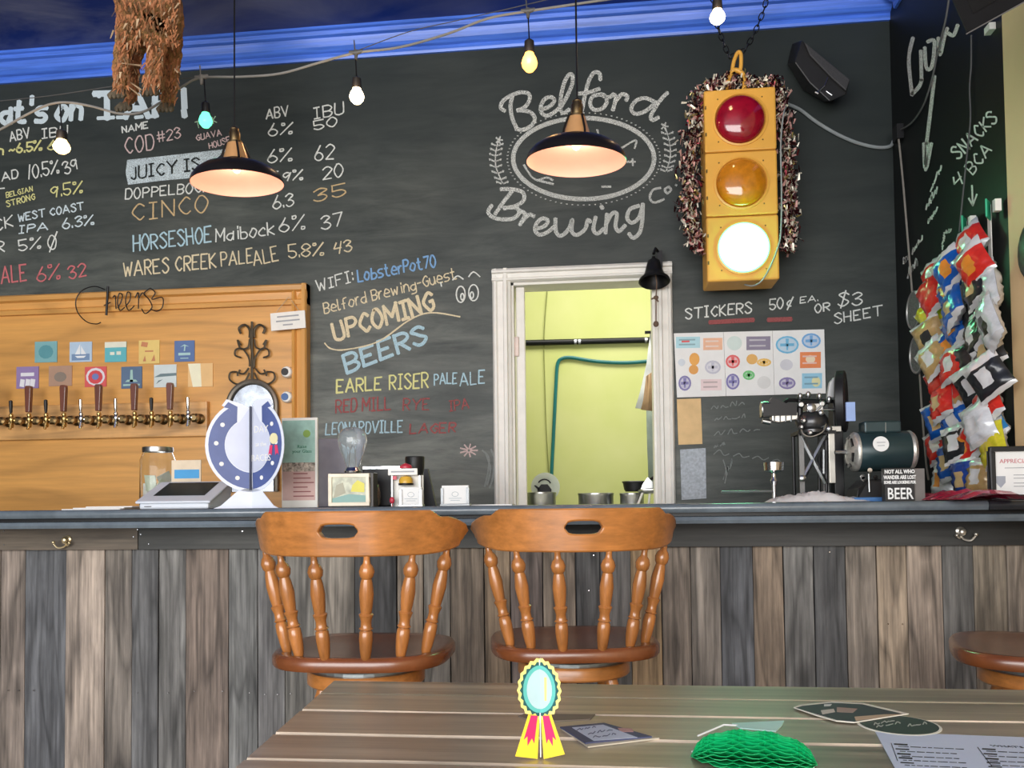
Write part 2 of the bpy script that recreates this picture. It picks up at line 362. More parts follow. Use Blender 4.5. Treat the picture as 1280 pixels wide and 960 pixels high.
def write(txt, x0, y0, x1, y1, h, c='w', wd=1.5, dens=.8, parent=None, mf=None, B=None, slant=.12):
    own = B is None; B = B or MB(); mf = mf or wallmap()
    ws = []
    for ch in txt:
        if ch == ' ': ws.append(2.2); continue
        mx = max(int(q[0]) for s_ in G[ch].split(',') for q in s_.split()); ws.append(mx+1.25 if ch != '.' else 1.1)
    tot = sum(ws)-1.2; L = Vector((x1-x0, y1-y0)); u = L.normalized(); sc = L.length/tot; up = Vector((u.y, -u.x)); x = 0
    for ch, wi in zip(txt, ws):
        if ch != ' ':
            jy = rc.uniform(-.03, .03)*h; jr = rc.uniform(-.05, .05); hs = h/6*rc.uniform(.95, 1.06)
            for s_ in G[ch].split(','):
                P = []
                for q in s_.split():
                    gx = x+int(q[0])+rc.uniform(-.1, .1); gy = int(q[1])-2+rc.uniform(-.1, .1)
                    v = Vector((x0, y0))+u*(gx+gy*(slant+jr)*.8)*sc+up*(gy*hs+jy); P.append((v.x, v.y))
                strokes(B, [P], wd, mf, 4)
        x += wi
    if own: return B.build('chalk_writing', chalkm(c, dens), parent or W)
T = write
T("What's on", -38, 155, 101, 149, 25, 'l', 5.5, 1.2, slant=.1)
T("TAP!", 120, 148, 231, 145, 31, 'l', 7, 1.2, slant=.02)
b = MB(); mf = wallmap()
strokes(b, [[(123, 148), (142, 147)], [(124, 121), (124, 118)], [(147, 147), (157, 147)], [(170, 147), (178, 146)], [(184, 146), (197, 145)]], 4, mf); b.build('chalk_writing', chalkm('l', 1.2), W)
for a in [("ABV", 13, 177, 38, 172, 12), ("IBU", 53, 173, 84, 168, 11), ("LAD", -8, 229, 23, 222, 10), ("10.5%", 34, 224, 74, 216, 16), ("39", 82, 218, 99, 210, 14), ("CK", -6, 289, 17, 283, 14),
          ("R", -5, 317, 6, 315, 13), ("5%", 24, 314, 51, 310, 13), ("@", 62, 313, 75, 309, 16), ("NAME", 153, 166, 185, 160, 8), ("DOPPELBOCK", 157, 249, 262, 239, 12),
          ("ABV", 333, 149, 361, 145, 12), ("IBU", 393, 149, 430, 142, 14), ("6%", 336, 170, 365, 167, 14), ("50", 393, 163, 421, 157, 11), ("6%", 335, 204, 365, 201, 15), ("62", 394, 201, 417, 199, 18),
          ("5.9%", 338, 228, 378, 224, 12), ("20", 404, 225, 429, 220, 15), ("6%", 350, 291, 381, 286, 17), ("37", 402, 287, 429, 281, 16), ("Maibock", 270, 302, 343, 293, 15), ("WIFI:", 397, 364, 442, 352, 13)]: T(*a)
T("on ~6.5%", -12, 196, 52, 187, 11, 'y', 2); T("6", 60, 188, 70, 186, 11, 'y')
T("BELGIAN", 8, 247, 41, 239, 6, 'y', 1); T("STRONG", 9, 259, 44, 249, 7, 'y', 1.2); T("9.5%", 65, 247, 103, 240, 14, 'y', 1.5); T("-", -3, 240, 5, 239, 8)
T("WEST COAST", 23, 277, 105, 262, 9, 'l'); T("IPA", 24, 292, 60, 287, 9, 'l'); T("6.3%", 79, 286, 117, 280, 12, 'l')
T("ALE", 2, 354, 33, 350, 20, 'r', 1.8, 1); T("6%", 47, 352, 75, 348, 18, 'r', 1.6, 1); T("32", 87, 349, 108, 344, 15, 'r', 1.6, 1)
T("COD", 157, 192, 193, 187, 19, 'p'); T("#23", 197, 178, 226, 172, 12, 'p', 1.3)
T("TANK", 246, 161, 271, 153, 8, 'g', 1); T("GUAVA", 246, 176, 277, 169, 7, 'p', 1.1); T("HOUSE", 262, 186, 288, 178, 7, 'p', 1.1)
b = MB(); mf = wallmap(); b.add([mf(*q) for q in [(159, 200), (222, 193), (285, 186), (268, 200), (245, 222), (200, 226), (160, 231), (157, 215)]], [range(8)]); b.build('chalk_patch', chalkm('l', .55), W)
cnt[0] = 36; T("JUICY IS", 164, 224, 250, 212, 15, 'k', 1.8, 1.5); cnt[0] = 0
T("CINCO", 166, 276, 259, 264, 20, 't'); T("HORSESHOE", 167, 314, 264, 302, 19, 'b', 1.8, 1)
T("WARES CREEK", 155, 346, 270, 334, 17, 'c', 1.7, 1); T("PALE", 277, 333, 316, 328, 17, 'c'); T("ALE", 318, 332, 348, 325, 18, 'c'); T("5.8%", 361, 323, 404, 318, 16, 'c'); T("43", 418, 318, 440, 313, 14, 'c')
T("6.3", 342, 262, 367, 257, 15, 'w'); T("35", 392, 253, 432, 244, 15, 't')
T("LobsterPot70", 448, 352, 545, 333, 14, 'B', 1.9, 1.2); T("Belford Brewing-Guest", 406, 392, 571, 348, 13, 'c', 1.4)
T("UPCOMING", 420, 426, 543, 387, 22, 'c', 3.6, .8); T("BEERS", 434, 466, 534, 428, 22, 'b', 3.8, .7)
b = MB(); mf = wallmap()
strokes(b, [[(406, 429), (414, 436), (433, 437), (473, 427), (512, 400), (539, 391), (575, 396)]], 1.6, mf); b.build('chalk_writing', chalkm('c', .8), W)
b = MB()
def ov(cx, cy, rx, ry, n=16, t0=0, t1=2*math.pi): return [(cx+rx*math.cos(t0+(t1-t0)*i/n), cy+ry*math.sin(t0+(t1-t0)*i/n)) for i in range(n+1)]
strokes(b, [ov(576, 368, 5.5, 10), ov(592, 366, 6, 10), ov(578, 371, 2, 4, 8), ov(590, 369, 2, 4, 8), [(566, 350), (572, 345), (579, 349)], [(586, 346), (592, 340), (600, 346)], [(551, 353), (552, 358)]], 1.5, mf); b.build('chalk_writing', chalkm('w', .8), W)
T("EARLE", 421, 491, 476, 487, 16, 'y', 2, 1); T("RISER", 487, 487, 535, 484, 18, 'y', 1.8, 1); T("PALE", 543, 481, 571, 479, 13, 'b'); T("ALE", 575, 482, 606, 479, 16, 'b')
T("RED MILL", 420, 516, 488, 512, 16, 'R', 1.8, .7); T("RYE", 504, 513, 536, 512, 14, 'R', 1.6, .6); T("IPA", 562, 514, 586, 510, 13, 'R', 1.6, .6)
T("LEONARDVILLE", 407, 543, 503, 540, 14, 'b', 1.6); T("LAGER", 512, 542, 569, 540, 12, 'R', 1.8, .8)
b = MB(); mf = wallmap(); strokes(b, [[(586+2*math.cos(a), 563+2*math.sin(a)), (586+11*math.cos(a), 563+8*math.sin(a))] for a in [i*.7 for i in range(9)]], 1.6, mf); b.build('chalk_writing', chalkm('p', .6), W)
b = MB(); strokes(b, [[(603, 563), (611, 572), (610, 590), (606, 608)], [(614, 562), (618, 575), (616, 597), (612, 610)], [(607, 566), (613, 586), (609, 606)]], 2, mf); b.build('chalk_writing', chalkm('f', .9), W)
T("STICKERS", 857, 399, 939, 391, 13, 'w', 1.6, 1); T("50^", 962, 387, 991, 384, 13); T("EA.", 1000, 379, 1022, 376, 7, 'w', 1.2); T("OR", 1019, 391, 1037, 388, 10); T("$3", 1047, 383, 1077, 381, 16); T("SHEET", 1043, 405, 1103, 394, 12)
b = MB(); mf = wallmap(); strokes(b, [[(888, 403), (941, 400)], [(961, 400), (988, 399)]], 5, mf, jit=.05); b.build('chalk_writing', chalkm('R', .8), W)
def scrib(x0, y0, x1, y1, h, B, mf, wd=1, n=10):
    P = []
    for i in range(n+1):
        t_ = i/n; P.append((x0+(x1-x0)*t_+rc.uniform(-1, 1), y0+(y1-y0)*t_-rc.uniform(0, h)*(1 if i % 2 else .1)))
    strokes(B, [P[i:i+4] for i in range(0, n-1, 4)], wd, mf, 4)
b = MB(); mf = wallmap()
for a in [(890, 512, 930, 506, 8), (893, 526, 932, 522, 7), (893, 545, 950, 538, 9), (893, 568, 978, 578, 7), (905, 600, 915, 580, 14), (893, 560, 905, 556, 4)]: scrib(*a, b, mf, 1.1, 14)
strokes(b, [[(904, 575), (908, 590), (906, 604)]], 1.2, mf); b.build('chalk_writing', chalkm('f', .8), W)
# brewery emblem in chalk: traced in a 3.69x enlargement
b = MB(); mf = wallmap(); g = lambda S: [[(590+x/3.69, 60+y/3.69) for x, y in s_] for s_ in S]
strokes(b, g([[(150, 290), (133, 275), (143, 245), (180, 220), (225, 205), (262, 212), (265, 240), (245, 272), (212, 288)], [(212, 288), (265, 295), (290, 325), (272, 360), (235, 378), (205, 374)], [(186, 225), (178, 270), (186, 325), (208, 374)],
 [(315, 285), (355, 272), (380, 245), (365, 227), (335, 237), (318, 270), (322, 300), (345, 313), (375, 300), (402, 278)], [(402, 285), (435, 230), (461, 170), (464, 130), (450, 122), (428, 155), (412, 215), (407, 272), (420, 300), (447, 285)],
 [(592, 145), (587, 117), (562, 115), (540, 150), (524, 205), (514, 255), (506, 292)], [(488, 212), (540, 205), (585, 190)],
 [(592, 215), (556, 225), (545, 260), (563, 285), (600, 280), (622, 250), (612, 220), (592, 215), (628, 228), (650, 218)], [(650, 215), (664, 228), (650, 285)], [(660, 250), (690, 215), (716, 222), (712, 240)],
 [(848, 252), (800, 232), (757, 244), (735, 278), (752, 304), (800, 292), (848, 252)], [(900, 208), (862, 250), (826, 312), (832, 333), (858, 322)],
 [(135, 652), (180, 652), (232, 665), (240, 700), (205, 728), (150, 740)], [(186, 660), (150, 705), (108, 765)], [(150, 738), (205, 738), (216, 765), (180, 790), (110, 786), (75, 760), (90, 728)],
 [(222, 752), (245, 768), (222, 815)], [(232, 800), (262, 770), (285, 776)], [(296, 835), (335, 822), (350, 797), (325, 787), (298, 810), (292, 842), (312, 862), (348, 850), (378, 826)],
 [(385, 790), (388, 848), (412, 866), (446, 835), (463, 792), (460, 845), (484, 862), (522, 835), (533, 795), (545, 800)], [(570, 782), (560, 835), (578, 856), (606, 835)], [(598, 732), (601, 738)],
 [(622, 768), (616, 852)], [(618, 815), (645, 765), (668, 765), (662, 822), (678, 845), (705, 820)], [(768, 728), (728, 745), (716, 785), (738, 806), (770, 782), (788, 722)], [(788, 722), (786, 790), (774, 850), (745, 876), (725, 858)]]), 4.4, mf, 6, .1)
strokes(b, g([[(870, 645), (835, 655), (820, 690), (840, 713), (885, 698)], [(908, 640), (890, 652), (900, 670), (918, 655), (908, 640)], [(940, 632), (943, 634)]]), 2.6, mf)
strokes(b, g([ov(515, 510, 325, 187, 48)]), 5, mf, 2, .12)
strokes(b, g([[(240, 540), (262, 575), (290, 605), (375, 628)], [(300, 612), (345, 598), (372, 610)], [(685, 465), (755, 425), (750, 462)], [(715, 525), (752, 525)], [(740, 512), (742, 542)], [(578, 378), (582, 392)], [(600, 640), (640, 640)]]), 2.2, mf)
for i in range(84):
    a = 2*math.pi*i/84; x, y = 515+352*math.cos(a), 512+213*math.sin(a)
    strokes(b, g([[(x-2, y), (x+3, y)]]), 1.1, mf, 1)
for st, top in (([(128, 412), (112, 470), (110, 545), (140, 622)], (125, 425)), ([(885, 352), (908, 420), (915, 500), (897, 565)], (888, 362))):
    strokes(b, g([st]), 1.3, mf)
    sp_ = smooth_pts([Vector((a, c_, 0)) for a, c_ in st], 3)
    for q in sp_[2:]:
        for sgn in (-1, 1): strokes(b, g([[(q.x+sgn*5, q.y+4), (q.x+sgn*25, q.y-5)], [(q.x+sgn*26, q.y-7), (q.x+sgn*24, q.y-1)]]), 1.7, mf, 2)
    for k in range(5): a = k*1.26; strokes(b, g([[top, (top[0]+16*math.cos(a), top[1]+18*math.sin(a))]]), 1.8, mf, 2)
em = b.build('chalk_emblem', chalkm('w', .38), W)
# right wall writing
mf = rwallmap()
def rw(B, c, dens=.8): B.build('chalk_writing', chalkm(c, dens), WR)
b = MB(); strokes(b, [[(1141, 48), (1136, 75), (1140, 118)], [(1140, 118), (1149, 108), (1152, 100)], [(1151, 64), (1152, 100)], [(1156, 60), (1158, 85), (1165, 82), (1168, 52), (1160, 52)], [(1173, 48), (1175, 68), (1181, 44), (1184, 36)], [(1186, 42), (1192, 44), (1197, 32)],
   [(1168, 96), (1163, 140), (1158, 180)], [(1155, 180), (1157, 212), (1164, 180)], [(1159, 178), (1157, 205)]], 4.2, mf); rw(b, 'w', .55)
T("SNACKS", 1198, 200, 1247, 150, 15, 'w', 2, .9, WR, mf); T("BCA", 1216, 218, 1240, 188, 14, 'w', 1.8, .9, WR, mf); T("4", 1197, 236, 1206, 226, 14, 'w', 1.8, .9, WR, mf)
b = MB(); strokes(b, [[(1215, 232), (1216, 256)], [(1211, 248), (1216, 257)], [(1221, 243), (1216, 257)]], 2, mf)
for a in [(1163, 240, 1178, 208, 8), (1158, 262, 1172, 240, 10), (1160, 280, 1172, 262, 8), (1140, 318, 1155, 296, 9), (1130, 330, 1136, 322, 9), (1134, 348, 1148, 330, 12), (1178, 312, 1180, 292, 4), (1180, 292, 1190, 290, 5)]: scrib(*a, b, mf, 1.8, 12)
rw(b, 'w', .7)
# ---------------------------------------------------------------- oak tap panel on the wall
po = aY(385, 358, D); prx = aY(388, 480, D).x; plx = XL+1.2; ptop = aY(200, 365, D).z
OP = thing('oak_tap_panel', 'large golden oak wall panel with a moulded oak frame behind the row of beer taps', 'wall panel', (-2.5, D-.03, 1.0))
b = MB(); b.bb(plx, prx-.02, D-.022, D-.002, .55, ptop-.02); b.build('panel', M_oak, OP)
fw = .10
b = MB(); P = [(0, 0), (0, .045), (.2, .052), (.3, .036), (.62, .04), (.7, .058), (.92, .06), (1, .05), (1, 0)]
b.prism([(plx, D-.0-q, ptop-fw+a*fw) for a, q in P], (prx-plx-.0, 0, 0)); b.build('top_rail', M_oak, OP)
b = MB(); b.prism([(prx-fw*.78+a*fw*.78, D-q-.001, .55) for a, q in P], (0, 0, ptop-.55-.0005)); b.build('side_rail', M_oakv, OP)
# tap board and taps
YB = D-.022
tb0 = aY(-40, 548, YB); tb1 = aY(262, 545, YB); tbt = aY(150, 505, YB).z
TB = MB().bb(tb0.x, tb1.x, YB-.03, YB-.001, aY(150, 548, YB).z, tbt).build('tap_board', wood('oak_light', (.66, .36, .13), (2.2, 30, 42), .4, .2, .15, bump=.15, coat=.2, rings=7, rscale=(1.2, 4, 9), ringcol=.7), bevel=.004)
tag(TB, 'long narrow light oak board carrying the row of brass beer taps', 'board')
YT = YB-.03
M_handle = wood('tap_handle_wood', (.16, .05, .03), (60, 60, 4), .3, .2, .2, bump=.05, coat=.5)
M_blackcap = M_blackp
def make_tap(kind):
    t = thing('beer_tap', '', 'beer tap', (0, 0, 0))
    b = MB(); b.lathe([(.026, 0), (.026, .006), (.020, .012), (.013, .016), (.012, .05)], (.026, 0, 0), (0, -1, 0), 14); b.lathe([(.019, .04), (.024, .046), (.024, .06), (.014, .068)], (.026, 0, 0), (0, -1, 0), 6); b.build('shank', M_agebrass, t, smooth=True)
    b = MB(); b.tube([(.024, -.055, 0), (.0, -.062, .004)], .011, 10); b.lathe([(.006, -.036), (.009, -.03), (.0095, -.01), (.014, 0), (.014, .012), (.009, .02), (.011, .028), (.007, .036)], (0, -.066, 0), (.0, -.12, 1), 12)
    b.tube([(0, -.07, -.015), (0, -.078, -.045)], [.009, .007], 10); b.build('faucet', M_brass if kind != 'chrome' else M_chrome, t, smooth=True)
    if kind == 'tall':
        b = MB(); b.prism([(-.011, -.085, .04), (.011, -.085, .04), (.016, -.085, .16), (.012, -.085, .172), (-.012, -.085, .172), (-.016, -.085, .16)], (0, .024, 0)); b.build('handle', M_handle, t, bevel=.003)
    else:
        b = MB(); b.lathe([(.005, .036), (.007, .045), (.009, .08), (.0085, .098), (.004, .102)], (0, -.07, 0), (0, -.04, 1), 12); b.build('handle', M_blackcap if kind == 'short' else M_chrome, t, smooth=True)
    return t
taps = [(4, 'tall'), (25, 'short'), (47, 'tall'), (68, 'short'), (90, 'tall'), (111, 'chrome'), (133, 'tall'), (154, 'chrome'), (177, 'tall'), (198, 'short'), (221, 'tall'), (243, 'chrome')]
protos = {}; ordw = ['first', 'second', 'third', 'fourth', 'fifth', 'sixth', 'seventh', 'eighth', 'ninth', 'tenth', 'eleventh', 'twelfth']
kd = {'tall': 'tall dark wooden handle', 'short': 'short black handle', 'chrome': 'slim chrome handle'}
for i, (x, k) in enumerate(taps):
    if k not in protos: t = protos[k] = make_tap(k)
    else: t = copy_tree(protos[k])
    p = aY(x+1, 528-(x*.017), YT); t.location = (p.x, YT, p.z)
    t['label'] = 'brass beer tap with a %s, %s tap from the left' % (kd[k], ordw[i]) if i < 11 else 'brass beer tap with a slim chrome handle, rightmost on the board'
    t['group'] = 'beer taps on the oak board'
# beer name cards
cards = [(58, 440, 28, 27, (.20, .42, .44), 'teal', (.10, .30, .34)), (101.5, 440, 28, 26, (.45, .58, .72), 'pale blue sailing boat', (.18, .28, .45)), (145, 440, 27, 26, (.12, .45, .50), 'turquoise and white', (.75, .75, .62)), (187, 440, 26, 30, (.75, .55, .18), 'yellow', (.55, .22, .1)), (231, 439, 25, 27, (.10, .17, .36), 'navy blue palm', (.4, .6, .6)),
         (35, 472, 28, 28, (.28, .20, .40), 'purple playing-card', (.75, .75, .78)), (76, 470, 29, 26, (.42, .26, .18), 'tan brown', (.25, .2, .16)), (120, 471, 27, 26, (.66, .10, .10), 'red and white target', (.72, .68, .72)), (165, 472, 26, 28, (.10, .16, .26), 'dark blue', (.35, .55, .5)), (207, 470, 28, 29, (.60, .68, .68), 'grey beach scene', (.15, .22, .24)), (251, 469, 31, 30, (.78, .50, .22), 'cream and orange', (.85, .82, .6))]
for i, (x, y, wd, h, c, nm, c2) in enumerate(cards):
    Y = YB-.0005; a = aY(x-wd/2, y+h/2, Y); q = aY(x+wd/2, y-h/2, Y)
    r = thing('beer_card', '%s beer card, %s from the left in the %s row' % (nm, ordw[i if i < 5 else i-5], 'upper' if i < 5 else 'lower'), 'card', ((a.x+q.x)/2, Y, a.z), 'beer cards above the taps')
    MB().bb(a.x, q.x, Y-.004, Y, a.z, q.z).build('card', M_obj, r, col=c)
    W_ = q.x-a.x; H_ = q.z-a.z; yf = Y-.0048; cx = (a.x+q.x)/2; B1 = MB()
    def poly(pts, b=None): (b or B1).prism([(a.x+u*W_, yf, a.z+v*H_) for u, v in pts], (0, .0008, 0))
    if i == 0: poly([(.5+.33*math.cos(t_*.5), .5+.33*math.sin(t_*.5)) for t_ in range(13)])
    if i == 1: poly([(.1, .08), (.9, .08), (.9, .4), (.1, .4)]); B2 = MB(); [poly(s_, B2) for s_ in ([(.25, .38), (.48, .38), (.48, .9)], [(.52, .38), (.75, .38), (.52, .8)], [(.25, .3), (.75, .3), (.65, .2), (.35, .2)])]; B2.v = [v+Vector((0, -.0006, 0)) for v in B2.v]; B2.build('print', M_obj, r, col=(.8, .82, .84))
    if i == 2: poly([(.0, .72), (1, .72), (1, 1), (0, 1)]); [poly(s_) for s_ in ([(.25, .35), (.45, .35), (.45, .5), (.25, .5)], [(.55, .35), (.75, .35), (.75, .52), (.55, .52)])]
    if i == 3: [poly(s_) for s_ in ([(.1, .75), (.4, .7), (.45, .9), (.15, .95)], [(.3, .5), (.7, .5), (.7, .56), (.3, .56)], [(.2, .1), (.35, .1), (.3, .35)], [(.6, .1), (.8, .1), (.75, .38)])]
    if i == 4: [poly(s_) for s_ in ([(.47, .5), (.53, .5), (.56, .75), (.5, .78)], [(.3, .7), (.5, .82), (.75, .7), (.5, .76)], [(.2, .3), (.8, .3), (.8, .42), (.2, .42)], [(.3, .14), (.7, .14), (.7, .18), (.3, .18)])]
    if i == 5: poly([(.2, .56), (.8, .56), (.8, .72), (.2, .72)]); [poly([(u, .1), (u+.2, .06), (u+.24, .4), (u+.04, .44)]) for u in (.15, .4, .62)]
    if i == 6: poly([(.5+.27*math.cos(t_*.5), .45+.25*math.sin(t_*.5)) for t_ in range(13)])
    if i == 7: poly([(.5+.44*math.cos(t_*.5), .5+.44*math.sin(t_*.5)) for t_ in range(13)]); B2 = MB(); poly([(.5+.34*math.cos(t_*.5), .48+.34*math.sin(t_*.5)) for t_ in range(13)], B2); B2.v = [v+Vector((0, -.0006, 0)) for v in B2.v]; B2.build('print', M_obj, r, col=(.62, .07, .08)); B3 = MB(); poly([(.5+.16*math.cos(t_*.5), .5+.16*math.sin(t_*.5)) for t_ in range(13)], B3); B3.v = [v+Vector((0, -.0012, 0)) for v in B3.v]; B3.build('print', M_obj, r, col=(.15, .2, .45))
    if i == 8: [poly(s_) for s_ in ([(.42, .3), (.58, .3), (.55, .85), (.45, .85)], [(.2, .3), (.8, .3), (.7, .4), (.3, .4)], [(.1, .12), (.9, .12), (.9, .2), (.1, .2)])]
    if i == 9: [poly(s_) for s_ in ([(.0, .45), (1, .5), (1, .62), (.3, .6)], [(.1, .15), (.4, .35), (.2, .3)])]
    if i == 10: [poly(s_) for s_ in ([(.0, 1), (.5, 1), (.55, .0), (.2, .0)],)]
    B1.build('print', M_obj, r, col=c2)
# wire Cheers sign on the oak frame
ys = D-.075; mfw = lambda x, y: aY(x, y, ys)
CS = thing('wire_word_sign', 'black wire script word sign Cheers hung across the oak frame', 'sign', mfw(148, 380))
def wire(pts, r, n=6): return smooth_pts([mfw(x, y) for x, y in pts], n)
b = MB()
for pts in ([(131, 362), (118, 358), (103, 363), (95, 375), (97, 390), (108, 402), (120, 405), (126, 403)], [(138, 378), (134, 380), (130, 382)], [(141, 372), (144, 370), (145, 386)], [(147, 385), (151, 378), (153, 369), (149, 367), (147, 378), (150, 388), (156, 384)], [(157, 383), (162, 376), (163, 367), (159, 366), (157, 378), (161, 388), (168, 382)], [(169, 372), (173, 366), (173, 386)], [(173, 374), (178, 366), (182, 370)], [(188, 360), (180, 367), (186, 374), (190, 384), (182, 392), (177, 386)], [(188, 360), (194, 366), (190, 374), (203, 372), (203, 384), (196, 389), (188, 386)]):
    b.tube(wire(pts, 1), .0028, 6)
b.build('script_wire', M_black, CS, smooth=True)
b = MB(); b.tube([mfw(135, 358), mfw(133, 394)], .006, 8); b.build('letter_bar', M_black, CS)
# small hanging sign
YS = D-.066; a = aY(339, 414, YS); q = aY(382, 388, YS)
r = thing('hanging_sign', 'small white printed sign hung by string on the corner of the oak frame', 'sign', ((a.x+q.x)/2, YS, a.z))
R_ = euler(0, -3.2, 0); c0 = Vector(((a.x+q.x)/2, YS-.003, (a.z+q.z)/2)); b = MB(); b.box(c0, (q.x-a.x, .006, q.z-a.z-.01), R_); b.build('board', M_white, r)
for k, (tx, s_) in enumerate([('RETURNS', .026), ('EMPTY GLASSES', .016), ('HERE', .016)][:0]): pass
b = MB(); [b.box(c0+Vector((0, -.0036, z)), (wd, .0006, .007), R_) for z, wd in ((.022, .11), (.0, .12), (-.02, .05))]; b.build('print_line', mat('grey_ink', (.35, .36, .38), .7), r)
b = MB(); b.tube([c0+Vector((-.06, 0, .045)), aY(361, 371, YS), c0+Vector((.055, 0, .048))], .0015, 5); b.build('string', mat('string', (.45, .38, .28), .8), r)
# two small round fittings on panel right
for (x, y, c, nm) in ((361, 466, (.75, .75, .73), 'white'), (361, 497, (.08, .16, .36), 'blue')):
    p = aY(x, y, YB); b = MB(); b.lathe([(.028, 0), (.028, .03), (.024, .036)], p, (0, -1, 0), 20)
    r = thing('round_switch', 'small round %s knob on the oak panel beside the iron scroll' % nm, 'knob', p); b.build('body', M_white, r, smooth=True)
    b = MB(); b.lathe([(.018, .036), (.018, .04)], p+Vector((-.006, 0, 0)), (0, -1, 0), 16); b.build('face', M_obj, r, col=(.03, .03, .03) if nm == 'white' else c)
# iron scroll with arched mirror
YM = YB-.02; ms = lambda x, y: aY(x, y, YM)
r = thing('arched_mirror', 'arched mirror topped by black iron scrollwork on the oak panel', 'mirror', ms(317, 560))
b = MB()
def scr(pts, rr=.0045): b.tube(smooth_pts([ms(x, y) for x, y in pts], 6), rr, 6)
for s_ in (-1, 1):
    X = lambda d: 315+s_*d
    scr([(X(14), 417), (X(16), 410), (X(9), 406), (X(3), 412), (X(3), 422)], .006)
    scr([(X(14), 431), (X(18), 425), (X(14), 436), (X(5), 434), (X(3), 424)])
    scr([(X(14), 447), (X(21), 444), (X(20), 437), (X(12), 436), (X(4), 447), (X(3), 458)])
    scr([(X(15), 462), (X(16), 466), (X(10), 467), (X(4), 460)]); scr([(X(18), 470), (X(19), 465), (X(27), 466), (X(28), 474), (X(20), 480), (X(10), 478), (X(3), 466)])
scr([(315, 402), (315, 480)], .006); scr([(313, 415), (317, 460)], .007)
b.build('iron_scroll', mat('wrought_iron', (.10, .085, .06), .45, .6), r, smooth=True)
ctr = ms(315, 508); Rm = (ms(345, 508)-ctr).length
b = MB(); arc = [ctr+Vector((Rm*math.cos(a), 0, Rm*math.sin(a))) for a in [math.pi*i/24 for i in range(25)]]; arc = [arc[0]-Vector((0, 0, .42))]+arc+[arc[-1]-Vector((0, 0, .42))]
b.tube(arc, .014, 8); b.build('mirror_frame', mat('bronze_frame', (.20, .18, .15), .4, .6), r, smooth=True)
b = MB(); arc2 = [ctr+Vector(((Rm-.01)*math.cos(a), .008, (Rm-.01)*math.sin(a))) for a in [math.pi*i/24 for i in range(25)]]; arc2 = [arc2[0]-Vector((0, 0, .42))]+arc2+[arc2[-1]-Vector((0, 0, .42))]
b.prism(arc2, (0, .004, 0)); b.build('glass', mat('mirror_glass', (.42, .45, .5), .22, .9, var=.35, vs=20), r)
# ---------------------------------------------------------------- sticker board, notes
YS = D-.004; pts = [(842, 417), (1030, 412), (1032, 492), (846, 497)]
r = thing('sticker_board', 'white three-panel board of printed stickers on the chalkboard wall', 'board', aY(937, 497, YS))
def quad(b, P4, Y, th): b.prism([aY(x, y, Y) for x, y in P4], (0, -th, 0))
for x0, x1 in ((0, .33), (.33, .655), (.655, 1)):
    l = lambda t_, k: (pts[0 if k else 3][0]*(1-t_)+pts[1 if k else 2][0]*t_, pts[0 if k else 3][1]*(1-t_)+pts[1 if k else 2][1]*t_)
    b = MB(); quad(b, [l(x0+.001, 1), l(x1-.001, 1), l(x1-.001, 0), l(x0+.001, 0)], YS, .006); b.build('panel', M_paper, r)
st = [('r', 860, 428, 30, 14, (.42, .66, .72)), ('r', 857, 426, 10, 4, (.7, .1, .1)), ('r', 891, 430, 24, 15, (.80, .46, .30)), ('c', 918, 429, 19, 18, (.62, .72, .68)), ('r', 948, 429, 30, 17, (.25, .22, .30)), ('c', 984, 431, 29, 22, (.15, .45, .68)), ('c', 1014, 426, 24, 19, (.16, .38, .68)),
      ('c', 852, 453, 9, 9, (.6, .65, .7)), ('c', 868, 449, 13, 16, (.78, .38, .08)), ('c', 867, 462, 12, 12, (.72, .34, .08)), ('c', 891, 459, 20, 17, (.52, .52, .60)), ('c', 916, 452, 18, 17, (.72, .12, .12)), ('c', 940, 449, 14, 13, (.74, .42, .12)), ('c', 955, 453, 18, 10, (.80, .50, .12)), ('c', 983, 456, 16, 14, (.62, .62, .66)), ('r', 1013, 450, 26, 20, (.78, .24, .08)), ('c', 1013, 449, 12, 10, (.85, .7, .5)),
      ('c', 856, 479, 16, 19, (.22, .20, .42)), ('r', 889, 481, 26, 14, (.78, .62, .62)), ('c', 916, 477, 17, 20, (.20, .18, .42)), ('c', 936, 469, 15, 12, (.15, .52, .18)), ('c', 955, 478, 17, 16, (.68, .68, .66)), ('c', 984, 479, 21, 15, (.24, .20, .40)), ('r', 1015, 476, 25, 19, (.30, .58, .74)), ('c', 1020, 477, 11, 13, (.75, .72, .4))]
k = 0
